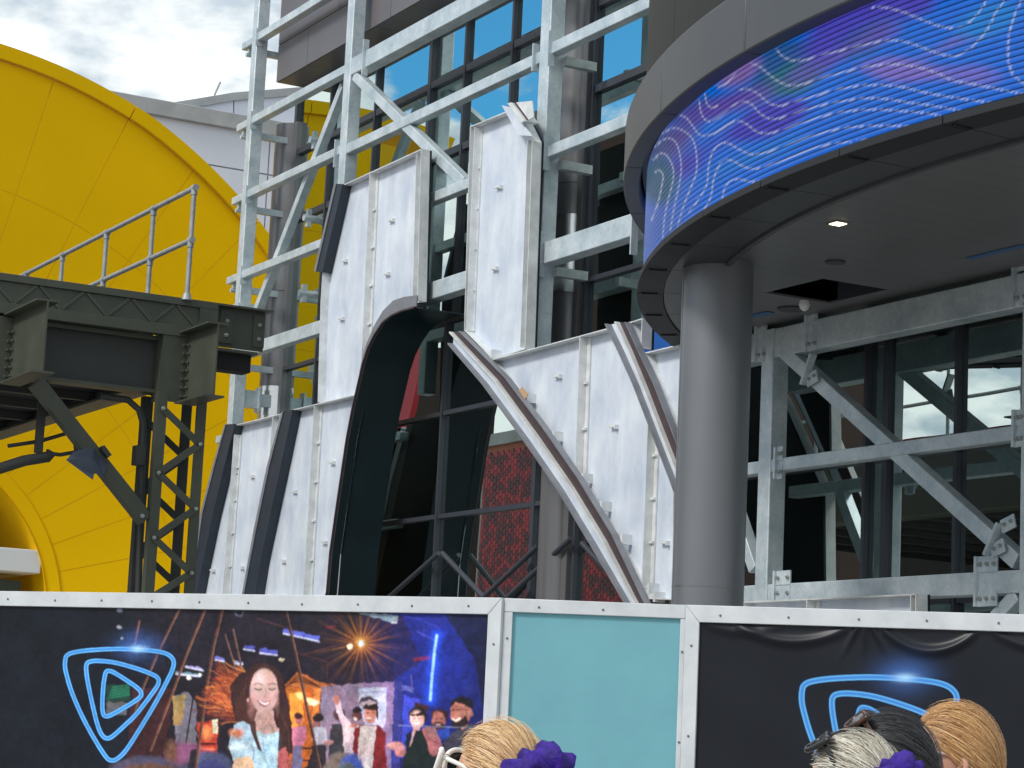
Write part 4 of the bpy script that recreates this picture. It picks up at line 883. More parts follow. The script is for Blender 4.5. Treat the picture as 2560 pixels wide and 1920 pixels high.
for i, (x, z) in enumerate(cells):
    k = random.choices([0, 1, 2, 3], [3, 2, 4, 2])[0]
    if i < 296: HB.inst('hexagon_tile', hme[k], (x, hyv - 0.018, z))
    elif z < 1.2: continue
    else: stuff[k].prism([(a + x, hyv - 0.018, b + z) for a, _, b in hv], (0, 0.03, 0))
sm_all = MB(); me = bpy.data.meshes.new('hexagon_tiles'); V = []; Fc = []; mi = []
for k, s_ in enumerate(stuff):
    o_ = len(V); V += s_.v; Fc += [tuple(i + o_ for i in f) for f in s_.f]; mi += [k] * len(s_.f)
me.from_pydata([(a - HB.base[0], b - HB.base[1], c - HB.base[2]) for a, b, c in V], [], Fc)
for mm in hexm: me.materials.append(mm)
me.polygons.foreach_set('material_index', mi); bm = bmesh.new(); bm.from_mesh(me); bmesh.ops.recalc_face_normals(bm, faces=bm.faces); bm.to_mesh(me); bm.free()
o = bpy.data.objects.new('hexagon_tiles', me); COL.objects.link(o); o.parent = HB.e; o['kind'] = 'stuff'
print('hex cells', len(cells), 'pa', pa, 'hyv', hyv)
# dark hall and red sign
dyv = hyv - 4
def mirx2(px, py, yy): p = hy(px, py, 2 * GY - yy); return np.array([p[0], yy, p[2]])
d0 = mirx2(885, 760, dyv); d1 = mirx2(1190, 700, dyv - 6)
DH = Thing('dark_hall', 'dark brown shadowy hall mirrored beyond the arch', 'building', (d0[0], dyv, 0))
DH.part('wall', MB().box(d0[0], d1[0], dyv - 6, dyv, 0, d0[2] * 0.93), DARKB)
for k in range(7):
    xx = d0[0] + (d1[0] - d0[0]) * (k + 0.5) / 7; DH.part('pilaster', MB().box(xx - 0.12, xx + 0.12, dyv, dyv + 0.3, 0, d0[2] * 0.92), DARK)
r0 = mirx2(950, 950, hyv - 1)
RS = Thing('round_sign', 'round red sign with a cream figure mirrored in the dark glazing', 'sign', tuple(r0))
RS.part('disc', MB().tube([(r0[0], r0[1], r0[2]), (r0[0], r0[1] + 0.15, r0[2])], 3.0, 48), REDP)
RS.part('figure', MB().prism([(r0[0] + 0.9, r0[1] + 0.16, r0[2] - 0.9), (r0[0] + 1.9, r0[1] + 0.16, r0[2] - 0.9), (r0[0] + 1.9, r0[1] + 0.16, r0[2]), (r0[0] + 1.5, r0[1] + 0.16, r0[2] + 0.4), (r0[0] + 1.4, r0[1] + 0.16, r0[2] + 1.5), (r0[0] + 0.9, r0[1] + 0.16, r0[2] + 1.5)], (0, 0.02, 0)), CREAM)
e0 = mirx2(1500, 330, hyv - 10); e1 = mirx2(2240, 500, hyv - 18)
BH = Thing('brown_hall', 'warm brown hall standing behind the hexagon tiled one, seen only in glass', 'building', (e0[0], hyv - 10, 0))
BH.part('wall', MB().box(e0[0], e1[0], hyv - 18, hyv - 10, 0, e0[2]), mat('warm_brown_wall', (0.05, 0.024, 0.016), 0.8, 0, 0.4, 0.4))
BH.part('canopy', MB().box(e0[0], e1[0], hyv - 10, hyv - 8, e0[2] * 0.84, e0[2] * 0.88), DARK)
f0 = mirx2(2235, 1060, hyv + 2); f1 = mirx2(2700, 1060, hyv + 2)
RR2 = Thing('red_roofed_pavilion', 'pavilion with red hipped roof mirrored behind the right hand frame', 'pavilion', (f0[0], hyv + 2, 0))
zr_ = mirx2(2250, 1110, hyv + 2)[2]; zp = mirx2(2440, 1038, hyv + 2)[2]
RR2.part('wall', MB().box(f0[0], f1[0] + 3, hyv - 4, hyv + 2, 0, zr_), DARK)
RR2.part('roof', MB().add([(f0[0] - .3, hyv + 2.3, zr_), (f1[0] + 3, hyv + 2.3, zr_), (f1[0] + 3, hyv - 4, zr_), (f0[0] - .3, hyv - 4, zr_), (f0[0] + 2.8, hyv - 1, zp + .2), (f1[0], hyv - 1, zp + .2)], [(0, 1, 5, 4), (1, 2, 5), (2, 3, 4, 5), (3, 0, 4), (0, 3, 2, 1)]), REDP)

# ================================================================== HOARDING
HZ_ = 2.44
def gw(px, py, z=HZ_): d = ray(px, py); t = (z - CZ) / d[2]; return (CAM + d * t)[:2]
class PThing(Thing):
    def __init__(s, name, label, cat, o, ang, group=None):
        s.base = (0, 0, 0); s.e = bpy.data.objects.new(name, None); COL.objects.link(s.e)
        s.e.location = (o[0], o[1], 0); s.e.rotation_euler = (0, 0, ang); tagp(s.e, label=label, cat=cat, group=group)
SCR = MB().tube([(0, 0, 0), (0, -0.004, 0)], 0.0075, 8).mesh('screw', SCREW)
def srgb(c): c = np.array(c, float) / 255; return np.where(c <= 0.04045, c / 12.92, ((c + 0.055) / 1.055) ** 2.4)
def hoard(label, p0, p1, rail, lst, rst, board, print_fn=None, wrinkle=None, mitre=True, yoff=0.0, res=(700, 230), vis=0.95, sag=True):
    ang = math.atan2(p1[1] - p0[1], p1[0] - p0[0]); L_ = float(np.hypot(*(p1 - p0)))
    T = PThing('hoarding_panel', label, 'hoarding', p0, ang, 'hoarding panels along the street')
    ux = np.array([math.cos(ang), math.sin(ang), 0]); uy = np.array([-math.sin(ang), math.cos(ang), 0]); o3 = np.array([p0[0], p0[1], 0.0])
    y0 = yoff
    T.part('top_rail', MB().prism([(0, y0 - 0.03, HZ_), (L_, y0 - 0.03, HZ_), (L_ - (rst if mitre else 0) + 0.0, y0 - 0.03, HZ_ - rail), (lst if mitre else 0, y0 - 0.03, HZ_ - rail)], (0, 0.06, 0)), HFR, bev=0.004)
    e = 0.0015
    T.part('stile', MB().prism([(0, y0 - 0.028, HZ_ - (e if mitre else rail + e)), (lst, y0 - 0.028, HZ_ - rail - e), (lst, y0 - 0.028, 0.02), (0, y0 - 0.028, 0.02)], (0, 0.055, 0)), HFR, bev=0.003)
    T.part('stile', MB().prism([(L_, y0 - 0.028, HZ_ - (e if mitre else rail + e)), (L_ - rst, y0 - 0.028, HZ_ - rail - e), (L_ - rst, y0 - 0.028, 0.02), (L_, y0 - 0.028, 0.02)], (0, 0.055, 0)), HFR, bev=0.003)
    T.part('bottom_rail', MB().box(lst + .002, L_ - rst - .002, y0 - 0.028, y0 + 0.02, 0.02, 0.12), HFR)
    T.part('back_post', MB().box(0.0, 0.05, y0 + 0.035, y0 + 0.09, 0, HZ_ - 0.05).box(L_ - 0.05, L_, y0 + 0.035, y0 + 0.09, 0, HZ_ - 0.05), HFR)
    x = 0.22
    while x < L_ - 0.1:
        T.inst('screw', SCR, (x, y0 - 0.030, HZ_ - rail * 0.55 + random.uniform(-.004, .004))); x += 0.42 + random.uniform(-.02, .02)
    for z in np.arange(HZ_ - 0.25, 0.2, -0.55):
        T.inst('screw', SCR, (lst * 0.5, y0 - 0.028, z)); T.inst('screw', SCR, (L_ - rst * 0.45, y0 - 0.028, z - 0.04))
    if print_fn is None:
        T.part('board', MB().box(lst - 0.01, L_ - rst + 0.01, y0 - 0.005, y0 + 0.01, 0.1, HZ_ - rail + 0.01), board)
    else:
        nx, nz = res; gx = np.linspace(lst - 0.005, L_ - rst + 0.005, nx)
        gz = np.concatenate([np.linspace(HZ_ - rail + 0.004, HZ_ - rail - vis, nz), np.linspace(HZ_ - rail - vis - 0.05, 0.1, 12)])
        X, Z = np.meshgrid(gx, gz); Yv = np.full(X.shape, y0 - 0.004)
        if wrinkle: Yv = Yv - wrinkle(X, Z, L_)
        Wp = o3 + X.reshape(-1, 1) * ux + Yv.reshape(-1, 1) * uy + Z.reshape(-1, 1) * np.array([0, 0, 1.0])
        flat = o3 + X.reshape(-1, 1) * ux + (y0 - 0.004) * uy + Z.reshape(-1, 1) * np.array([0, 0, 1.0])
        px, py = prW(flat); Cc = print_fn(px.reshape(X.shape), py.reshape(X.shape))
        me = colour_mesh('banner', np.stack([X, Yv, Z], -1), nx, len(gz), Cc, board, (0, 0, 0))
        o = bpy.data.objects.new('banner', me); COL.objects.link(o); o.parent = T.e
        T.part('backing_board', MB().box(lst - 0.01, L_ - rst + 0.01, y0 + 0.012, y0 + 0.02, 0.1, HZ_ - rail), DARK)
    return T
def inpoly(X, Y, pts):
    m = np.zeros(X.shape, bool); n = len(pts)
    for i in range(n):
        x0, y0 = pts[i]; x1, y1 = pts[(i + 1) % n]
        if y0 == y1: continue
        m ^= ((Y > y0) != (Y > y1)) & (X < (x1 - x0) * (Y - y0) / (y1 - y0) + x0)
    return m
LOGO = [[(548,630),(560,600),(600,578),(700,560),(850,548),(1000,544),(1150,550),(1300,562),(1395,585),(1445,625),(1455,670),(1435,740),(1390,830),(1300,1000),(1150,1250),(1050,1400),(985,1462),(935,1478),(885,1445),(780,1280),(680,1090),(600,900),(558,760),(545,690)],
        [(728,670),(765,648),(850,645),(980,662),(1150,710),(1270,755),(1318,785),(1328,820),(1300,880),(1150,1080),(1050,1180),(950,1270),(900,1293),(860,1272),(820,1190),(775,1010),(738,830),(724,730)],
        [(893,733),(925,730),(970,750),(1080,820),(1155,875),(1182,915),(1165,955),(1060,1025),(940,1092),(890,1108),(864,1085),(858,1000),(865,870),(877,780)]]
def logo(C, X, Y, tf, wd):
    for L_ in LOGO:
        pl = catmull([tf(a, b) for a, b in L_], 6, True); d = dist_poly(X, Y, pl)
        mixc(C, np.clip(1.4 - d / (wd * 2.2), 0, 1) * 0.25, srgb((10, 22, 60)))
        mixc(C, (wd - d) / 1.5 + 0.5, srgb((96, 176, 238))); mixc(C, (wd * 0.62 - d) / (wd * 0.4), srgb((64, 132, 214)))
        # brighter, paler towards the lower right of the loops
    return C
def flare(C, X, Y, cx, cy, s):
    r = np.hypot((X - cx) / 1.5, (Y - cy)) / s; mixc(C, np.exp(-(r ** 2) * 2.2) * 0.55 * np.where(Y < cy, 1, 0.55), srgb((80, 130, 220)))
    mixc(C, np.exp(-(np.hypot((X - cx) / 2.6, (Y - cy)) / (s * 0.16)) ** 2) * 0.9, srgb((170, 215, 255)))
def Q(pts): return [(440 + x * 0.3617, 1500 + y * 0.3617) for x, y in pts]
def Q0(pts): return [(x * 0.2984, 1460 + y * 0.2984) for x, y in pts]
def dist_logo(X, Y):
    D = np.full(X.shape, 1e9)
    for L_ in LOGO: D = np.minimum(D, dist_poly(X, Y, catmull([(a * 0.2984, 1460 + b * 0.2984) for a, b in L_], 6, True)))
    return D
def paint_left(X, Y):
    C = np.zeros(X.shape + (3,)); C[:] = srgb((16, 21, 31))
    u = np.clip((X - 250) / 260, 0, 1); mixc(C, u * 0.9, srgb((36, 30, 42)))
    rn = np.sin(X * 0.21 + np.sin(Y * 0.33) * 2) * np.sin(Y * 0.27 + np.sin(X * 0.11) * 2)
    C *= (1 + 0.22 * rn[..., None] * (X > 330)[..., None])
    WX_ = X + (fbm(X / 13, Y / 13 + 50) - 0.5) * 9; WY_ = Y + (fbm(X / 13 + 40, Y / 13) - 0.5) * 9
    def P(pts, col, a=1.0, q=Q): mixc(C, inpoly(WX_, WY_, q(pts)) * a, srgb(col) * (0.72 + 0.56 * fbm(X / 17 + col[0], Y / 24))[..., None])
    def Ln(pts, wd, col, a=1.0, q=Q): d = dist_poly(X, Y, np.array(q(pts), float)); mixc(C, np.clip((wd - d) / 1.2 + 0.5, 0, 1) * a, srgb(col))
    def El(cx, cy, ax, ay, col, a=1.0, soft=0.12, q=Q):
        (ox, oy), = q([(cx, cy)]); s = 0.3617 if q is Q else 0.2984
        r = np.hypot((WX_ - ox) / (ax * s), (WY_ - oy) / (ay * s)); mixc(C, (1 + soft - r) / (2 * soft) * a, srgb(col) * np.clip(1.12 - 0.5 * (WX_ - ox) / (ax * s) * 0.5 - 0.15 * (WY_ - oy) / (ay * s), 0.5, 1.5)[..., None])
    # blue hall at the right
    P([(1480, 90), (2175, 90), (2150, 880), (2200, 1300), (1500, 1300), (1500, 560)], (30, 34, 86))
    El(1800, 480, 330, 480, (30, 44, 150), 0.75, 0.8); P([(1850, 90), (2180, 95), (2150, 900), (2060, 400)], (22, 27, 42), 0.8)
    P([(1100, 90), (1560, 100), (1700, 420), (1500, 560), (1000, 600), (1000, 300)], (40, 30, 44), 0.6)
    Ln([(1550, 100), (1690, 140), (1815, 190)], 2, (50, 60, 170)); Ln([(1620, 90), (1720, 150), (1812, 240)], 1.5, (45, 55, 160)); Ln([(1670, 222), (1780, 275)], 3, (60, 72, 190)); Ln([(1712, 150), (1712, 225)], 1.5, (50, 60, 160))
    Ln([(1650, 412), (1750, 398)], 4, (120, 40, 80)); Ln([(1040, 190), (1100, 184)], 3, (90, 30, 50)); Ln([(870, 380), (1120, 310), (1480, 250)], 1.2, (85, 50, 60)); Ln([(560, 130), (800, 200), (1000, 300)], 1.2, (80, 55, 60)); Ln([(1040, 560), (1050, 430), (830, 360)], 1.4, (70, 42, 48))
    d = dist_poly(X, Y, np.array(Q([(1803, 245), (1790, 330), (1770, 520), (1758, 690)]), float)); mixc(C, np.exp(-(d / 14) ** 2) * 0.75, srgb((40, 90, 255))); mixc(C, np.clip((4.2 - d) / 2, 0, 1), srgb((165, 215, 255)))
    # fluorescent tubes
    for q_, c_ in (([(748, 198), (992, 250), (988, 286), (744, 232)], (96, 104, 205)), ([(1250, 86), (1530, 108), (1524, 158), (1490, 156)], (130, 150, 168)), ([(470, 310), (545, 320), (542, 352), (468, 340)], (92, 88, 180)), ([(580, 330), (702, 350), (698, 382), (580, 366)], (92, 92, 190)), ([(270, 394), (336, 402), (334, 425), (270, 414)], (120, 120, 200)), ([(65, 446), (190, 470), (188, 488), (65, 462)], (150, 130, 190)), ([(405, 425), (462, 432), (460, 446), (405, 440)], (150, 170, 210)), ([(0, 495), (165, 512), (165, 528), (0, 512)], (110, 140, 150))):
        P(q_, c_); Ln([q_[3], q_[2]], 1.5, (225, 220, 245))
    El(172, 515, 14, 10, (240, 235, 220)); El(90, 543, 14, 11, (235, 230, 220)); El(728, 418, 18, 10, (235, 215, 190))
    # star burst
    (sx_, sy_), = Q([(1280, 300)]); dx, dy = X - sx_, Y - sy_; r = np.hypot(dx, dy); th = np.arctan2(dy, dx)
    rays = np.abs(np.sin(th * 9 + 0.4)) ** 14 + 0.7 * np.abs(np.sin(th * 14 + 1.1)) ** 20
    mixc(C, np.clip(rays * np.exp(-r / 26) * 1.3, 0, 0.9), srgb((235, 150, 60))); mixc(C, np.exp(-(r / 30) ** 2) * 0.55, srgb((170, 90, 40))); mixc(C, np.exp(-(r / 12) ** 2), srgb((255, 190, 90))); mixc(C, (9 - r) / 4, srgb((215, 240, 255)))
    El(1203, 322, 17, 17, (250, 225, 195))
    # pagoda booth
    P([(760, 600), (1000, 610), (985, 920), (900, 1160), (790, 1160), (770, 900)], (188, 96, 38)); P([(780, 640), (880, 640), (880, 860), (800, 880)], (232, 150, 60))
    P([(950, 610), (1000, 610), (970, 900), (940, 900)], (215, 125, 60)); El(930, 700, 30, 24, (255, 235, 170), 1, 0.4); El(855, 660, 26, 22, (255, 220, 140), 1, 0.5); El(960, 712, 26, 18, (250, 235, 190), 1, .4)
    P([(745, 595), (835, 505), (850, 500), (900, 520), (990, 570), (1085, 580), (1135, 598), (1128, 622), (980, 612), (860, 600)], (176, 98, 52)); P([(1060, 585), (1138, 598), (1130, 624), (1055, 612)], (48, 38, 52))
    for k in range(4): Ln([(770 + k * 14, 590 - k * 6), (845 + k * 4, 515 + k * 16), (960 + k * 12, 578 + k * 8)], 1.2, (70, 36, 26))
    for y_ in (1025, 1110): Ln([(860, y_), (960, y_)], 2.5, (60, 22, 20))
    # grey-violet walls and doorway
    P([(1000, 596), (1512, 560), (1480, 1300), (1060, 1300), (1000, 900)], (140, 118, 142)); P([(1300, 575), (1512, 560), (1480, 1300), (1330, 1300)], (150, 120, 172), 0.8)
    P([(1512, 560), (1565, 575), (1540, 1300), (1478, 1300)], (58, 58, 140)); P([(1568, 655), (1690, 690), (1690, 960), (1555, 1100)], (62, 72, 196)); P([(1560, 590), (1640, 610), (1640, 640), (1560, 630)], (96, 100, 190))
    P([(1268, 610), (1455, 598), (1452, 850), (1410, 900), (1300, 860), (1262, 700)], (198, 196, 226)); El(1330, 705, 66, 36, (60, 46, 62)); El(1335, 716, 56, 22, (170, 150, 170)); Ln([(1290, 640), (1450, 635)], 1.5, (160, 150, 190))
    Ln([(1625, 520), (1635, 640)], 1.5, (90, 85, 130))
    P([(1650, 712), (1750, 730), (1748, 765), (1650, 745)], (60, 36, 44))
    # left booth: boards, red machine, maroon post, basket
    P([(870, 840), (1090, 860), (1080, 985), (880, 985)], (24, 58, 50), 0.9, Q0)
    for k in range(5): Ln([(900 + 12 * k, 960 - 24 * k), (1080, 925 - 20 * k)], 2, (34, 110, 84), 0.9, Q0)
    P([(890, 985), (1060, 995), (1060, 1100), (890, 1090)], (96, 92, 96), 0.9, Q0)
    P([(1110, 860), (1450, 880), (1380, 1540), (1060, 1460)], (58, 30, 34), 1, Q0); P([(1450, 940), (1570, 900), (1650, 1000), (1640, 1350), (1470, 1350)], (118, 112, 128), 1, Q0); P([(1450, 940), (1560, 925), (1520, 1180), (1450, 1190)], (166, 136, 88), 1, Q0)
    Ln([(1625, 910), (1555, 1350)], 2, (22, 20, 26), 1, Q0)
    P([(1650, 1160), (1835, 1150), (1812, 1430), (1664, 1420)], (182, 62, 48), 1, Q0); El(1735, 1250, 50, 60, (226, 130, 80), 0.9, .3, Q0); P([(1785, 1130), (1830, 1130), (1820, 1260), (1780, 1230)], (215, 215, 190), 1, Q0); Ln([(1680, 1340), (1800, 1340)], 3, (60, 20, 24), 1, Q0); Ln([(1680, 1380), (1790, 1385)], 3, (240, 120, 90), 1, Q0)
    El(1250, 1560, 330, 120, (66, 62, 84), 1, .1, Q0); El(1260, 1590, 270, 90, (86, 60, 50), 0.9, .15, Q0); El(1560, 1420, 150, 90, (120, 72, 104), 0.9, .3, Q0); El(1440, 1400, 60, 90, (110, 74, 54), 0.7, .3, Q0)
    El(1760, 1560, 190, 160, (70, 74, 108), 1, .1, Q0); El(1770, 1580, 130, 110, (58, 60, 110), 1, .1, Q0); P([(1600, 1400), (1650, 1380), (1640, 1620), (1560, 1620)], (40, 34, 44), 1, Q0)
    # swing ropes
    for p_, w_, c_ in (([(1500, 215), (1330, 560), (1200, 860), (1130, 1060)], 4.2, (92, 62, 58)), ([(1715, 220), (1560, 600), (1420, 980), (1260, 1400)], 4.6, (98, 60, 50)), ([(1860, 225), (1790, 520), (1735, 850), (1640, 1540)], 5.5, (86, 54, 44)), ([(1950, 380), (2025, 720)], 3, (86, 66, 66)), ([(1880, 420), (1985, 760)], 3, (66, 50, 54)), ([(1165, 310), (1125, 500)], 3.5, (80, 50, 48))):
        Ln(p_, w_ * 0.62, c_, 1, Q0); Ln([(a + 8, b) for a, b in p_], 0.8, (150, 110, 96), 0.9, Q0)
    El(1000, 222, 26, 12, (120, 122, 140), 1, .2, Q0); El(1003, 366, 22, 12, (150, 152, 165), 1, .2, Q0); El(1020, 455, 16, 12, (140, 140, 160), 1, .2, Q0)
    El(2005, 240, 36, 30, (80, 84, 100), .8, .1, Q0); El(2005, 234, 26, 22, (24, 26, 34), 1, .1, Q0)
    # small onlookers
    El(1130, 790, 40, 46, (70, 44, 48)); P([(1070, 860), (1160, 850), (1170, 1160), (1050, 1160)], (54, 52, 60)); El(848, 825, 26, 40, (178, 100, 100)); El(846, 802, 28, 22, (60, 30, 34)); P([(800, 880), (890, 870), (905, 920), (880, 1010), (810, 1010)], (206, 120, 150)); P([(810, 1005), (880, 1005), (866, 1200), (800, 1200)], (110, 104, 142))
    El(975, 850, 26, 40, (140, 88, 92)); El(985, 815, 36, 30, (38, 26, 32)); P([(940, 880), (1040, 880), (1050, 990), (950, 1000)], (172, 166, 186)); P([(940, 1000), (1040, 1000), (1030, 1200), (930, 1200)], (46, 38, 46)); El(1055, 985, 34, 16, (190, 130, 130))
    # man with raised arm
    P([(1098, 680), (1132, 690), (1160, 790), (1215, 860), (1270, 870), (1240, 1130), (1160, 1110), (1150, 880), (1108, 770)], (212, 186, 196)); El(1110, 690, 22, 30, (186, 120, 112)); P([(1104, 650), (1116, 650), (1120, 690), (1104, 690)], (186, 120, 112))
    El(1250, 795, 36, 44, (98, 56, 58)); El(1252, 765, 38, 22, (34, 22, 26)); El(1240, 825, 14, 8, (220, 200, 200))
    # man in red cardigan
    P([(1235, 890), (1275, 865), (1400, 862), (1445, 920), (1455, 1130), (1440, 1300), (1225, 1300), (1225, 1040)], (126, 34, 40)); P([(1275, 872), (1385, 868), (1370, 1000), (1340, 1300), (1235, 1300), (1262, 960)], (204, 188, 190))
    El(1345, 790, 44, 62, (196, 122, 104)); P([(1290, 755), (1310, 715), (1390, 715), (1402, 780), (1395, 830), (1380, 760)], (48, 28, 30)); Ln([(1330, 722), (1365, 712)], 2, (225, 190, 180)); Ln([(1322, 815), (1348, 818)], 1.6, (240, 220, 215)); Ln([(1320, 780), (1335, 778)], 1.2, (60, 34, 34)); Ln([(1355, 778), (1372, 780)], 1.2, (60, 34, 34))
    El(1225, 870, 26, 16, (190, 110, 90))
    # clapping woman in black
    El(1672, 800, 66, 62, (42, 24, 28)); El(1664, 828, 46, 62, (222, 172, 168)); P([(1620, 790), (1710, 780), (1705, 802), (1630, 806)], (42, 24, 28)); Ln([(1645, 850), (1662, 858), (1684, 848)], 1.8, (245, 230, 230)); Ln([(1640, 820), (1652, 818)], 1.1, (50, 30, 34)); Ln([(1674, 818), (1688, 820)], 1.1, (50, 30, 34))
    P([(1640, 880), (1690, 880), (1640, 990), (1610, 1010)], (208, 160, 158)); P([(1590, 930), (1625, 900), (1610, 1020), (1660, 900), (1740, 900), (1830, 1000), (1840, 1300), (1530, 1300), (1580, 1080)], (26, 36, 38)); El(1520, 1010, 60, 26, (204, 140, 136)); El(1550, 1050, 40, 30, (190, 120, 120))
    # bearded man
    El(1822, 800, 58, 52, (48, 30, 36)); El(1816, 830, 46, 60, (172, 104, 98)); El(1815, 868, 40, 30, (70, 40, 42)); Ln([(1800, 860), (1825, 862)], 1.5, (215, 170, 165)); Ln([(1795, 822), (1808, 820)], 1.1, (50, 30, 34)); Ln([(1828, 820), (1842, 822)], 1.1, (50, 30, 34)); P([(1800, 900), (1890, 880), (1900, 960), (1830, 960)], (40, 66, 158))
    # big man
    P([(1860, 960), (1940, 905), (2040, 850), (2100, 880), (2180, 1000), (2200, 1300), (1830, 1300)], (64, 62, 78)); El(1975, 725, 78, 60, (26, 22, 28)); P([(1892, 740), (1930, 705), (2010, 730), (2050, 760), (2030, 830), (1990, 900), (1920, 880), (1895, 800)], (176, 112, 98)); El(2036, 780, 16, 30, (184, 118, 108))
    P([(1905, 830), (1960, 835), (2010, 790), (2022, 850), (1960, 905), (1915, 880)], (48, 32, 36)); Ln([(1912, 822), (1935, 836), (1960, 820)], 2.2, (240, 222, 215)); Ln([(1908, 762), (1924, 758)], 1.4, (40, 26, 28)); Ln([(1945, 758), (1968, 760)], 1.4, (40, 26, 28)); Ln([(1925, 770), (1915, 800)], 1, (140, 84, 76))
    for k, (a, b) in enumerate(((1715, 900), (1735, 890), (1758, 890), (1780, 895))): Ln([(a, b), (a + 30, b + 70), (a + 55, b + 140)], 5, (178 - 6 * k, 112, 118))
    El(1790, 1010, 46, 70, (166, 100, 108))
    Ln([(1540, 868), (1800, 876), (2140, 884)], 0.9, (150, 156, 190), 0.8)
    # woman on the swing
    for k in range(0):
        t = k / 45; a0 = (430 + 40 * math.sin(k * 1.7), 520 + 260 * t); e = (90 + 200 * abs(math.sin(k * 2.3 + 1)), 620 + 230 * t + 30 * math.sin(k * 1.1)); m__ = ((a0[0] + e[0]) / 2, (a0[1] + e[1]) / 2 - 30 + 50 * math.sin(k))
        Ln([a0, m__, e], 2.2 + 1.6 * math.sin(k * 3) ** 2, [(196, 88, 48), (150, 62, 44), (110, 50, 44), (214, 120, 60)][k % 4], 0.85)
    for k in range(330):
        t = (k % 110) / 110; ph_ = k * 2.399; a0 = np.array([450 + 50 * math.sin(ph_), 500 + 330 * t]); ln = 60 + 190 * abs(math.sin(ph_ * 1.7)) ** 1.3 * (0.6 + 0.8 * t)
        p_ = [a0]; dr = 3.05 - 0.5 * t + 0.5 * math.sin(ph_ * 3.1)
        for j in range(5): dr += 0.42 * math.sin(ph_ * 5 + j * 1.9); p_.append(p_[-1] + np.array([math.cos(dr), -math.sin(dr) * 0.8]) * ln / 5)
        Ln([tuple(q) for q in p_], 0.9 + 0.5 * math.sin(ph_ * 2), [(198, 92, 52), (150, 62, 44), (96, 46, 42), (216, 128, 68), (120, 54, 42)][k % 5], 0.75)
    P([(520, 465), (560, 440), (620, 432), (690, 462), (745, 545), (778, 700), (800, 860), (806, 1060), (750, 1060), (690, 960), (660, 820), (520, 800), (570, 950), (630, 1040), (600, 1085), (545, 1085), (470, 960), (420, 840), (380, 700), (370, 600), (440, 510)], (56, 34, 36))
    for k in range(16): Ln([(540 - 9 * k, 480 + 16 * k), (470 - 4 * k, 640 + 12 * k), (520 + 3 * k, 850 + 12 * k)], 1.3, [(96, 58, 50), (34, 20, 24)][k % 2], 0.8)
    P([(560, 760), (672, 760), (690, 870), (720, 900), (640, 940), (560, 900), (520, 870)], (206, 164, 162))
    P([(395, 870), (440, 838), (500, 860), (560, 900), (640, 935), (700, 900), (730, 940), (745, 1100), (770, 1300), (420, 1300), (400, 1120), (362, 1000)], (172, 200, 218)); El(420, 920, 48, 34, (200, 120, 80), 0.9, .4); El(440, 1010, 60, 30, (208, 226, 240), 0.8, .5); P([(410, 1085), (520, 1080), (545, 1200), (500, 1300), (340, 1300)], (222, 180, 150)); Ln([(520, 1000), (540, 1060), (530, 1100)], 2, (130, 150, 170)); Ln([(600, 960), (610, 1080), (640, 1160)], 1.4, (140, 165, 185))
    for k in range(18): Ln([(505 + 6 * k, 800 + 6 * k), (520 + 5 * k, 900 + 5 * k), (570 + 3 * k, 1030 + 2 * k)], 1.6, [(44, 26, 28), (92, 58, 52), (60, 36, 36)][k % 3], 0.9) if k < 8 else Ln([(690 + 4 * (k - 8), 780), (720 + 6 * (k - 8), 900), (710 + 8 * (k - 8), 1040)], 2.2, [(40, 24, 26), (78, 50, 48)][k % 2], 0.95)
    mixc(C, (1.04 - np.hypot((X - Q([(610, 0)])[0][0]) / 36, (Y - Q([(0, 628)])[0][1]) / (56 + 0 * X))) * 9, srgb((208, 168, 164)))
    El(585, 560, 50, 45, (228, 198, 196), 0.7, .6); El(545, 665, 26, 26, (226, 178, 172), 0.6, .6); El(678, 655, 22, 26, (226, 178, 172), 0.6, .6); El(525, 730, 24, 70, (172, 120, 116), 0.6, .7); El(700, 700, 14, 80, (176, 126, 122), 0.6, .7)
    P([(520, 560), (560, 470), (640, 465), (700, 540), (712, 640), (745, 700), (740, 520), (640, 440), (540, 450), (490, 560), (496, 660)], (62, 38, 38))
    for (a, b, c) in (((540, 585), (565, 575), (600, 588)), ((638, 586), (665, 574), (690, 584))): Ln([a, b, c], 1.1, (96, 60, 56))
    for (a, b, c) in (((545, 612), (568, 622), (592, 616)), ((642, 614), (664, 621), (686, 611))): Ln([a, b, c], 1.5, (60, 34, 36))
    Ln([(618, 610), (625, 650), (608, 672), (630, 676)], 0.9, (176, 128, 126)); P([(566, 698), (612, 706), (655, 694), (640, 728), (612, 738), (584, 728)], (176, 84, 90)); P([(576, 704), (612, 711), (646, 701), (632, 720), (612, 726), (590, 720)], (246, 240, 240)); El(495, 690, 8, 14, (216, 168, 164)); El(612, 772, 40, 10, (190, 146, 146), 0.7, .5)
    # arm and grey sofa roundel at the bottom
    P([(700, 1060), (760, 1010), (800, 1150), (790, 1300), (700, 1300)], (176, 92, 92)); El(1150, 1240, 150, 190, (108, 92, 90), 1, .05); El(1210, 1250, 100, 190, (60, 78, 150), 1, .08); El(1175, 1270, 90, 150, (80, 86, 96), 1, .05)
    d = dist_poly(X, Y, np.array(Q([(762, 80), (830, 380), (900, 720), (1010, 1220)]), float)); mixc(C, (4.4 - d) / 1.2, srgb((66, 42, 42))); d2 = dist_poly(X, Y, np.array(Q([(768, 80), (836, 380), (906, 720), (1016, 1220)]), float)); mixc(C, (1.3 - d2) / 1.2, srgb((150, 112, 100)))
    for _ in range(2): C[1:-1, 1:-1] = (C[1:-1, 1:-1] * 2 + C[:-2, 1:-1] + C[2:, 1:-1] + C[1:-1, :-2] + C[1:-1, 2:]) / 6
    C *= (0.93 + 0.14 * vnoise(X / 1.7, Y / 1.7))[..., None]
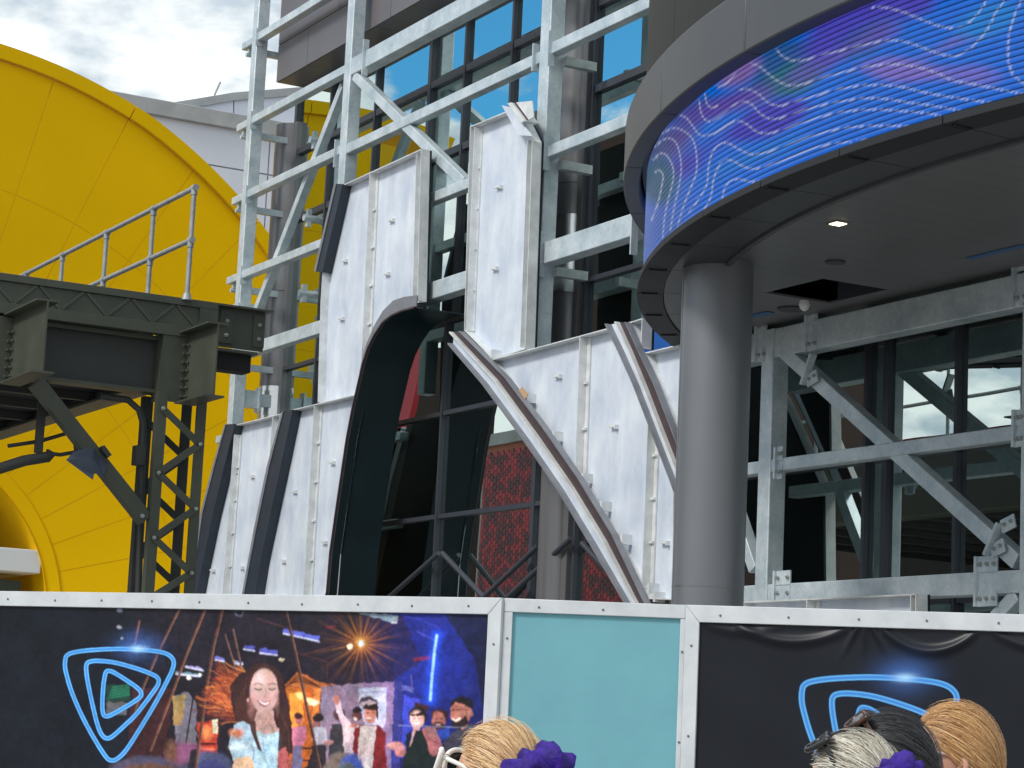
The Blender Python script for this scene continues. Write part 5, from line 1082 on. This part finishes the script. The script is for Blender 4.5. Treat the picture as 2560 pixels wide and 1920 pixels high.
    logo(C, X, Y, lambda a, b: (a * 0.2984, 1460 + b * 0.2984), 5.3); flare(C, X, Y, 346, 1622, 46)
    facem = np.clip(1.5 - np.hypot((X - 660) / 40, (Y - 1728) / 60), 0, 1)
    g1 = fbm(X / 60, Y / 60) - 0.5; g2 = fbm(X / 11 + 9, Y / 11) - 0.5; g3 = fbm(X / 3.1, Y / 3.1 + 4) - 0.5
    lg = np.clip(dist_logo(X, Y) / 8, 0, 1); C *= (1 + (0.9 * g1 + 0.75 * g2 + 0.55 * g3) * lg * (1 - 0.75 * facem))[..., None]; C *= np.stack([1 + 0.35 * (fbm(X / 25, Y / 25 + 30) - .5) * lg, 1 + 0 * g1, 1 - 0.3 * (fbm(X / 25 + 7, Y / 25) - .5) * lg], -1)
    low = np.clip((Y - 1960) / 120, 0, 1); mixc(C, low, srgb((34, 26, 34)))
    return C * 1.1
def paint_right(X, Y):
    C = np.zeros(X.shape + (3,)); C[:] = srgb((17, 21, 30))
    def tf(a, b):
        xl, yl = a * 0.2984, 1460 + b * 0.2984; x_ = 2004 + (xl - 162.6) * 1.426
        return x_, 1689 + (yl - 1622) * 1.40 + 0.02 * (x_ - 2004)
    logo(C, X, Y, tf, 7.2); flare(C, X, Y, 2262, 1694, 62); return C * 0.95
def wr_right(X, Z, L_):
    zt = HZ_ - 0.105; dn = zt - Z; W = np.zeros(X.shape)
    for a, b, dp, am in ((0.30, 1.02, 0.10, 0.013), (0.10, 0.62, 0.05, 0.006), (1.20, 1.78, 0.13, 0.018), (1.85, 2.6, 0.10, 0.013)):
        t = (X - a) / (b - a); m = (t > 0) & (t < 1); c = 4 * t * (1 - t) * dp
        W += np.where(m, 1.5 * am * np.exp(-((dn - c) / 0.030) ** 2) * np.clip(4 * t * (1 - t), 0, 1) ** 0.5, 0)
    for cx_, sl in ((1.06, 0.5), (1.15, -0.55), (1.10, 0.0)):
        c = cx_ - sl * dn; W += 0.016 * np.exp(-((X - c) / 0.022) ** 2) * np.exp(-(dn / 0.12) ** 2)
    W += 0.003 * np.sin(X * 9 + Z * 4) * np.sin(Z * 7 - X * 3)
    return W
def wr_left(X, Z, L_):
    r = X - (L_ - 0.42); W = 0.006 * np.exp(-((r - 0.28 * (HZ_ - Z)) / 0.03) ** 2) * (HZ_ - Z > .1) * (HZ_ - Z < .7)
    return W + 0.0012 * np.sin(X * 5) * np.sin(Z * 6)
BANL = attr_mat('printed_vinyl_photo', 0.42, spec=0.22); BANR = attr_mat('printed_vinyl_dark', 0.36, spec=0.28)
q0, q1 = gw(-30, 1477.8), gw(1260, 1495); q2, q3 = gw(1262, 1495.3), gw(1715, 1512.5); q4, q5 = gw(1717, 1512.6), gw(2560, 1536.5)
print('hoard', q0, q1, q2, q3, q4, q5)
dl = (q1 - q0) / np.linalg.norm(q1 - q0)
hoard('hoarding panel printed with a laughing long haired woman beside a blue triangle emblem', q0, q1, 0.105, 0.105, 0.094, BANL, paint_left, wr_left, res=(1000, 320), vis=1.45)
hoard('plain teal board in a white frame between the two printed hoarding panels', q2, q3, 0.085, 0.055, 0.03, TEALB, mitre=False, yoff=0.02)
q5e = q4 + (q5 - q4) * 1.9
hoard('hoarding panel with a creased black banner and a large blue triangle emblem', q4, q5e, 0.105, 0.088, 0.09, BANR, paint_right, wr_right, res=(900, 420), vis=1.75)

# ================================================================== PEOPLE
SKIN = mat('skin', (0.62, 0.33, 0.24), 0.5, 0, 0.08, 8)
def person(label, px, py_top, Y, face, hair_cols, shirt, scr=None, glasses=None, bun=None, hs=1.0, seed=1, tilt=0.0, bun_dir=(0.1, -1, -0.15), lay=0.0, noface=False):
    r_ = random.Random(seed); W0 = CAM + ray(px, py_top) * (Y / ray(px, py_top)[1]); ztop = W0[2]; H = ztop - 0.012
    f = Vector((face[0], face[1], 0)).normalized(); rt = Vector((f.y, -f.x, 0))
    ang = math.atan2(f.y, f.x) - math.pi / 2
    e = bpy.data.objects.new('person', None); COL.objects.link(e); e.location = (W0[0], W0[1], 0); e.rotation_euler = (0, 0, ang)
    tagp(e, label=label, cat='person', group='onlookers walking past the hoarding')
    hc_ = Vector((0, 0, H - 0.118)); AX, AY, AZ_ = 0.076 * hs, 0.097 * hs, 0.118 * hs
    def add(name, me, parent=None, smth=True):
        o = bpy.data.objects.new(name, me); COL.objects.link(o); o.parent = parent or e
        if smth:
            for p in me.polygons: p.use_smooth = True
        return o
    # body: one skinned figure with head
    s = H / 1.66
    J = {'pel': (0, 0, .93), 'wai': (0, .0, 1.06), 'che': (0, .01, 1.24), 'nb': (0, -.01, 1.40), 'nt': (0, .01, 1.50),
         'shl': (-.15, 0, 1.36), 'ell': (-.22, -.02, 1.10), 'wrl': (-.22, .07, .88), 'hal': (-.21, .10, .80), 'shr': (.15, 0, 1.36), 'elr': (.22, -.02, 1.10), 'wrr': (.22, .07, .88), 'har': (.21, .10, .80),
         'hil': (-.09, 0, .88), 'knl': (-.10, .02, .48), 'anl': (-.10, -.02, .08), 'tol': (-.10, .14, .035), 'hir': (.09, 0, .88), 'knr': (.10, .02, .48), 'anr': (.10, -.02, .08), 'tor': (.10, .14, .035)}
    E_ = [('pel', 'wai'), ('wai', 'che'), ('che', 'nb'), ('nb', 'nt'), ('che', 'shl'), ('shl', 'ell'), ('ell', 'wrl'), ('wrl', 'hal'), ('che', 'shr'), ('shr', 'elr'), ('elr', 'wrr'), ('wrr', 'har'), ('pel', 'hil'), ('hil', 'knl'), ('knl', 'anl'), ('anl', 'tol'), ('pel', 'hir'), ('hir', 'knr'), ('knr', 'anr'), ('anr', 'tor')]
    Rr = dict(pel=.125, wai=.105, che=.12, nb=.062, nt=.052, shl=.055, ell=.040, wrl=.027, hal=.03, shr=.055, elr=.040, wrr=.027, har=.03, hil=.08, knl=.055, anl=.038, tol=.028, hir=.08, knr=.055, anr=.038, tor=.028)
    def skin(names, edges, rad, nm, m, root='pel', parent=None):
        me = bpy.data.meshes.new(nm); ks = list(names); me.from_pydata([tuple(c * s for c in J[k]) for k in ks], [(ks.index(a), ks.index(b)) for a, b in edges], [])
        o = bpy.data.objects.new(nm, me); COL.objects.link(o); o.parent = parent or e
        md = o.modifiers.new('skin', 'SKIN'); sv = me.skin_vertices[0].data
        for i, k in enumerate(ks): sv[i].radius = (Rr[k] * rad * s, Rr[k] * rad * s * (0.78 if k in ('pel', 'wai', 'che') else 1)); sv[i].use_root = (k == root)
        sb = o.modifiers.new('sub', 'SUBSURF'); sb.levels = 2; sb.render_levels = 2; md.use_smooth_shade = True; me.materials.append(m); return o
    skin(J.keys(), E_, 1.0, 'body', SKIN)
    skin(['pel', 'wai', 'che', 'shl', 'ell', 'shr', 'elr'], [('pel', 'wai'), ('wai', 'che'), ('che', 'shl'), ('shl', 'ell'), ('che', 'shr'), ('shr', 'elr')], 1.14, 'shirt', mat('shirt_' + str(seed), shirt, 0.85), 'pel')
    skin(['pel', 'hil', 'knl', 'hir', 'knr'], [('pel', 'hil'), ('hil', 'knl'), ('pel', 'hir'), ('hir', 'knr')], 1.15, 'shorts', mat('denim', (0.06, 0.08, 0.13), 0.9), 'pel')
    # five short fingers at each hand
    fm = MB()
    for sx in (-1, 1):
        for k in range(4): fm.tube([(sx * .21 * s, (.085 + .016 * k) * s, .80 * s), (sx * .20 * s, (.09 + .018 * k) * s, (.745 - .006 * (1.5 - abs(k - 1.5))) * s), (sx * .19 * s, (.092 + .018 * k) * s, (.722 + .004 * k) * s)], [.0095, .0085, .006], 7)
        fm.tube([(sx * .20 * s, .12 * s, .82 * s), (sx * .18 * s, .145 * s, .785 * s), (sx * .175 * s, .145 * s, .762 * s)], [.011, .010, .007], 7)
    add('fingers', fm.mesh('fingers', SKIN))
    # head
    m = MB(); nu_, nv_ = 32, 24; vs = []
    for j in range(nv_ + 1):
        ph = math.pi * j / nv_
        for i in range(nu_):
            th = 2 * math.pi * i / nu_; x = math.sin(ph) * math.sin(th); y = math.sin(ph) * math.cos(th); z = math.cos(ph)
            jaw = 1 - 0.30 * max(0, -z) ** 1.2 * (1 if y < 0.3 else 0.7)
            yy = y * AY * (1 - 0.16 * max(0, -z) * (1 if y < 0 else 0.1))
            fr = max(0, y)
            nose = 0.026 * math.exp(-((x / 0.16) ** 2)) * math.exp(-(((z + 0.18) / 0.17) ** 2)) * fr
            brow = 0.006 * math.exp(-((z - 0.12) / 0.10) ** 2) * fr - 0.008 * math.exp(-(((z + 0.02) / 0.09) ** 2 + ((abs(x) - 0.36) / 0.16) ** 2)) * fr
            lip = 0.006 * math.exp(-((z + 0.48) / 0.07) ** 2 - (x / 0.3) ** 2) * fr
            vs.append((hc_.x + x * AX * jaw, hc_.y + yy + nose + brow + lip, hc_.z + z * AZ_))
    fs = [(j * nu_ + i, j * nu_ + (i + 1) % nu_, (j + 1) * nu_ + (i + 1) % nu_, (j + 1) * nu_ + i) for j in range(nv_) for i in range(nu_)]
    add('head', m.add(vs, fs).mesh('head', SKIN))
    for sx in (-1, 1):
        em = MB(); pts = [(sx * (AX + 0.004 + 0.010 * math.sin(math.pi * t)), hc_.y - 0.012 - 0.016 * math.sin(math.pi * t) + 0.004, hc_.z + 0.012 - 0.058 * t) for t in np.linspace(0, 1, 8)]
        em.tube(pts, [.004, .007, .008, .008, .007, .007, .007, .004], 8); em.tube([(sx * AX * 0.94, hc_.y - 0.004, hc_.z + 0.004), (sx * (AX + 0.008), hc_.y - 0.014, hc_.z - 0.012), (sx * AX * 0.96, hc_.y - 0.006, hc_.z - 0.036)], [.006, .008, .006], 8)
        add('ear', em.mesh('ear', SKIN))
        ey = MB(); c = (sx * 0.030, hc_.y + AY * 0.90, hc_.z + 0.0)
        ey.tube([(c[0], c[1] - 0.004, c[2]), (c[0], c[1] + 0.001, c[2]), (c[0], c[1] + 0.006, c[2])], [0.011, 0.009, 0.004], 12); add('eye', ey.mesh('eye', mat('eye_white', (0.7, 0.7, 0.68), 0.2)))
    mo = MB().tube([(-0.022, hc_.y + AY * 0.80, hc_.z - 0.057), (0, hc_.y + AY * 0.86, hc_.z - 0.060), (0.022, hc_.y + AY * 0.80, hc_.z - 0.057)], [.002, .006, .002], 8); add('mouth', mo.mesh('mouth', mat('lips', (0.42, 0.12, 0.11), 0.4)))
    # hair cap and strands drawn back to the knot
    bd = Vector(bun_dir).normalized(); off = 0.013
    def surf(v, o_): v = v.normalized(); return Vector((hc_.x + v.x * (AX + o_), hc_.y + v.y * (AY + o_) - 0.004, hc_.z + 0.004 + v.z * (AZ_ + o_)))
    m = MB(); vs = []; keep = []
    for j in range(nv_ + 1):
        ph = math.pi * j / nv_
        for i in range(nu_):
            th = 2 * math.pi * i / nu_; v = Vector((math.sin(ph) * math.sin(th), math.sin(ph) * math.cos(th), math.cos(ph))); vs.append(tuple(surf(v, off - 0.005))); keep.append(v.y < 0.30 + 0.75 * max(0, v.z) and v.z > -0.30 - 0.45 * max(0, -v.y) and not (abs(v.x) > 0.8 and v.z < 0.12 and v.y > -0.25))
    fs2 = [f_ for f_ in fs if all(keep[q] for q in f_)]
    cap = mat('hair_cap_' + str(seed), tuple(srgb(hair_cols[0]) * 0.7), 0.6); hair = add('hair', m.add(vs, fs2).mesh('hair', cap))
    V = []; F_ = []; CL_ = []
    ns = 4200
    for k in range(ns):
        for _ in range(30):
            v = Vector((r_.gauss(0, 1), r_.gauss(0, 1), r_.gauss(0, 1))).normalized()
            if v.y < 0.34 + 0.7 * max(0, v.z) and v.z > -0.32 and not (abs(v.x) > 0.8 and v.z < 0.14 and v.y > -0.3): break
        fly = r_.random() < 0.05; o1 = off + r_.uniform(-0.002, 0.005) + (0.012 if fly else 0); col = srgb(r_.choice(hair_cols)) * r_.uniform(0.90, 1.08); col = np.clip(col, 0, 1)
        pts = []; tot = v.angle(bd, 1.0); axis = v.cross(bd)
        if axis.length < 1e-3: continue
        n_ = 10; wob = r_.uniform(-0.1, 0.1); cut = r_.uniform(0.75, 1.0)
        for i in range(n_):
            t = i / (n_ - 1) * cut; q = Matrix.Rotation(tot * t, 3, axis) @ v; q = q + Vector((0, 0, 1)) * (-0.10 * math.sin(math.pi * t)) + axis.normalized() * wob * math.sin(math.pi * t)
            pts.append(surf(q, o1 + 0.004 * math.sin(t * 9 + k) * 0.5))
        wd = r_.uniform(0.0005, 0.0011) if not fly else 0.0005; b0 = len(V)
        for i, p in enumerate(pts):
            d = (pts[min(i + 1, n_ - 1)] - pts[max(i - 1, 0)]).normalized(); nrm = (p - hc_).normalized(); sd = d.cross(nrm).normalized()
            ww = wd * (0.35 + 0.65 * math.sin(math.pi * min(1, (i + 1) / n_)))
            V += [tuple(p - sd * ww), tuple(p + nrm * ww * 0.8), tuple(p + sd * ww)]; CL_ += [col] * 3
        for i in range(n_ - 1):
            a = b0 + i * 3; F_ += [(a, a + 1, a + 4, a + 3), (a + 1, a + 2, a + 5, a + 4)]
    me = bpy.data.meshes.new('hair_strands'); me.from_pydata(V, [], F_); ca = me.color_attributes.new('print', 'FLOAT_COLOR', 'POINT'); ca.data.foreach_set('color', np.c_[np.array(CL_), np.ones(len(CL_))].astype(np.float32).ravel()); me.materials.append(HAIRM)
    add('hair_strands', me, hair)
    bc = surf(bd, off + 0.028)
    if bun:                                       # coiled knot
        V2 = []; F2 = []; C2 = []
        bmh = MB()
        for k in range(16):
            a0 = k * 0.7; pts = [bc + Vector((bun * math.cos(a0 + t * 3.2) * (0.6 + 0.3 * math.sin(k)), bun * 0.7 * math.sin(t * 3.2 + k), bun * math.sin(a0 + t * 3.2) * (0.6 + 0.3 * math.cos(k * 2)))) for t in np.linspace(0, 1, 9)]
            bmh.tube([tuple(p) for p in pts], [bun * 0.2 * math.sin(math.pi * (i + 1) / 10) + 0.002 for i in range(9)], 6)
        mb_ = bmh.mesh('bun', mat('bun_' + str(seed), tuple(srgb(hair_cols[0])), 0.5)); add('bun', mb_, hair)
    if scr:                                       # ruffled cloth scrunchie
        R0, r0 = scr; V3 = []; n1, n2 = 90, 14
        ax1 = bd.cross(Vector((0, 0, 1))).normalized(); ax2 = ax1.cross(bd).normalized()
        for i in range(n1):
            a = 2 * math.pi * i / n1; rr = r0 * (1 + 0.15 * math.sin(a * 5 + seed) + 0.09 * math.sin(a * 11 + 2))
            for j in range(n2):
                b_ = 2 * math.pi * j / n2; rad = R0 + rr * math.cos(b_) * (1 + 0.12 * math.sin(a * 9 + b_ * 3)) + 0.004 * math.sin(a * 23 + 2 * b_); V3.append(tuple(bc + ax1 * math.cos(a) * rad + ax2 * math.sin(a) * rad + bd * (rr * 1.25 * math.sin(b_ + 0.5 * math.sin(a * 9)) + 0.004 * math.sin(a * 17))))
        F3 = [(i * n2 + j, i * n2 + (j + 1) % n2, ((i + 1) % n1) * n2 + (j + 1) % n2, ((i + 1) % n1) * n2 + j) for i in range(n1) for j in range(n2)]
        add('scrunchie', MB().add(V3, F3).mesh('scrunchie', PURP), hair)
    if glasses:
        gm, lens, gz, gy, gt = glasses                # frame material, lens material, height, forward, tilt
        G = bpy.data.objects.new('sunglasses', None); bpy.data.objects.remove(G)
        rot = Matrix.Rotation(gt, 3, 'X'); c = Vector((0, hc_.y + gy, hc_.z + gz))
        def gp(x, y, z): return tuple(c + rot @ Vector((x, y, z)))
        fm = MB(); rim = [(0.012, 0.012), (0.030, 0.023), (0.056, 0.026), (0.070, 0.027), (0.066, 0.004), (0.052, -0.019), (0.030, -0.021), (0.014, -0.010)]
        rimc = catmull(rim, 5, True)[:-1] * 1.22
        for sx in (-1, 1):
            pts = [gp(sx * a, -0.016 * (a / 0.07) ** 2, b) for a, b in rimc]; fm.tube([*pts, pts[0]], 0.0062, 8, caps=False)
            fm.tube([gp(sx * 0.068, -0.016, 0.020), gp(sx * 0.074, -0.03, 0.018), gp(sx * 0.078, -0.08, 0.014), gp(sx * 0.076, -0.125, 0.0), gp(sx * 0.072, -0.145, -0.02)], [0.0065, 0.006, 0.005, 0.004, 0.003], 8)
        fm.tube([gp(-0.013, 0, 0.010), gp(0, 0.003, 0.013), gp(0.013, 0, 0.010)], 0.004, 8)
        go = add('sunglasses', fm.mesh('sunglasses', gm))
        for sx in (-1, 1):
            lm = MB().prism([gp(sx * a, -0.016 * (a / 0.07) ** 2, b) for a, b in rimc], tuple(rot @ Vector((0, 0.0015, 0)))); add('lens', lm.mesh('lens', lens), go, False)
    return e
HAIRM = attr_mat('hair', 0.42, spec=0.5)
PURP = mat('purple_satin', (0.050, 0.018, 0.30), 0.6, 0, 0.5, 24, (0.020, 0.008, 0.13), 0.6, 70, spec=0.25)
GWH = mat('white_plastic', (0.80, 0.79, 0.74), 0.3); GBK = mat('black_plastic', (0.012, 0.013, 0.016), 0.2); GBR = mat('tortoise_plastic', (0.10, 0.035, 0.02), 0.2, 0, 0.8, 60, (0.01, 0.006, 0.005)); LDK = mat('dark_lens', (0.006, 0.007, 0.007), 0.08); GGD = mat('thin_metal_rim', (0.75, 0.6, 0.5), 0.3, 0.7)
person('blonde woman in white sunglasses with a big purple scrunchie, in front of the teal board', 1246, 1812, 5.35, (-0.93, 0.36), [(226, 190, 140), (204, 160, 112), (240, 212, 170), (176, 132, 92)], (0.5, 0.5, 0.5), scr=(0.058, 0.040), glasses=(GWH, LDK, 0.040, 0.135, 0.25), seed=11, bun_dir=(-0.42, -0.88, -0.08), bun=0.03)
person('grey blonde woman with dark sunglasses on her head and a violet scrunchie', 2130, 1842, 4.9, (-0.90, 0.44), [(206, 200, 186), (170, 162, 146), (226, 222, 208), (120, 112, 98)], (0.3, 0.3, 0.35), scr=(0.042, 0.028), glasses=(GBK, LDK, 0.122, 0.066, 0.95), seed=12, bun_dir=(-0.45, -0.85, 0.14), bun=0.03)
person('black haired woman with brown sunglasses pushed up on her head', 2222, 1790, 5.45, (-0.95, 0.30), [(46, 46, 50), (30, 30, 34), (66, 66, 70), (24, 24, 26)], (0.1, 0.1, 0.12), glasses=(GBR, LDK, 0.122, 0.078, 0.85), seed=13, bun_dir=(0.3, -0.95, -0.3))
person('strawberry blonde woman in profile with a low bun, last of the row', 2384, 1765, 5.75, (-0.99, 0.10), [(208, 162, 108), (184, 136, 86), (226, 186, 134), (158, 112, 70)], (0.5, 0.45, 0.4), glasses=(GGD, LDK, -0.002, 0.108, 0.0), seed=14, bun_dir=(0.0, -0.92, -0.42), bun=0.026)
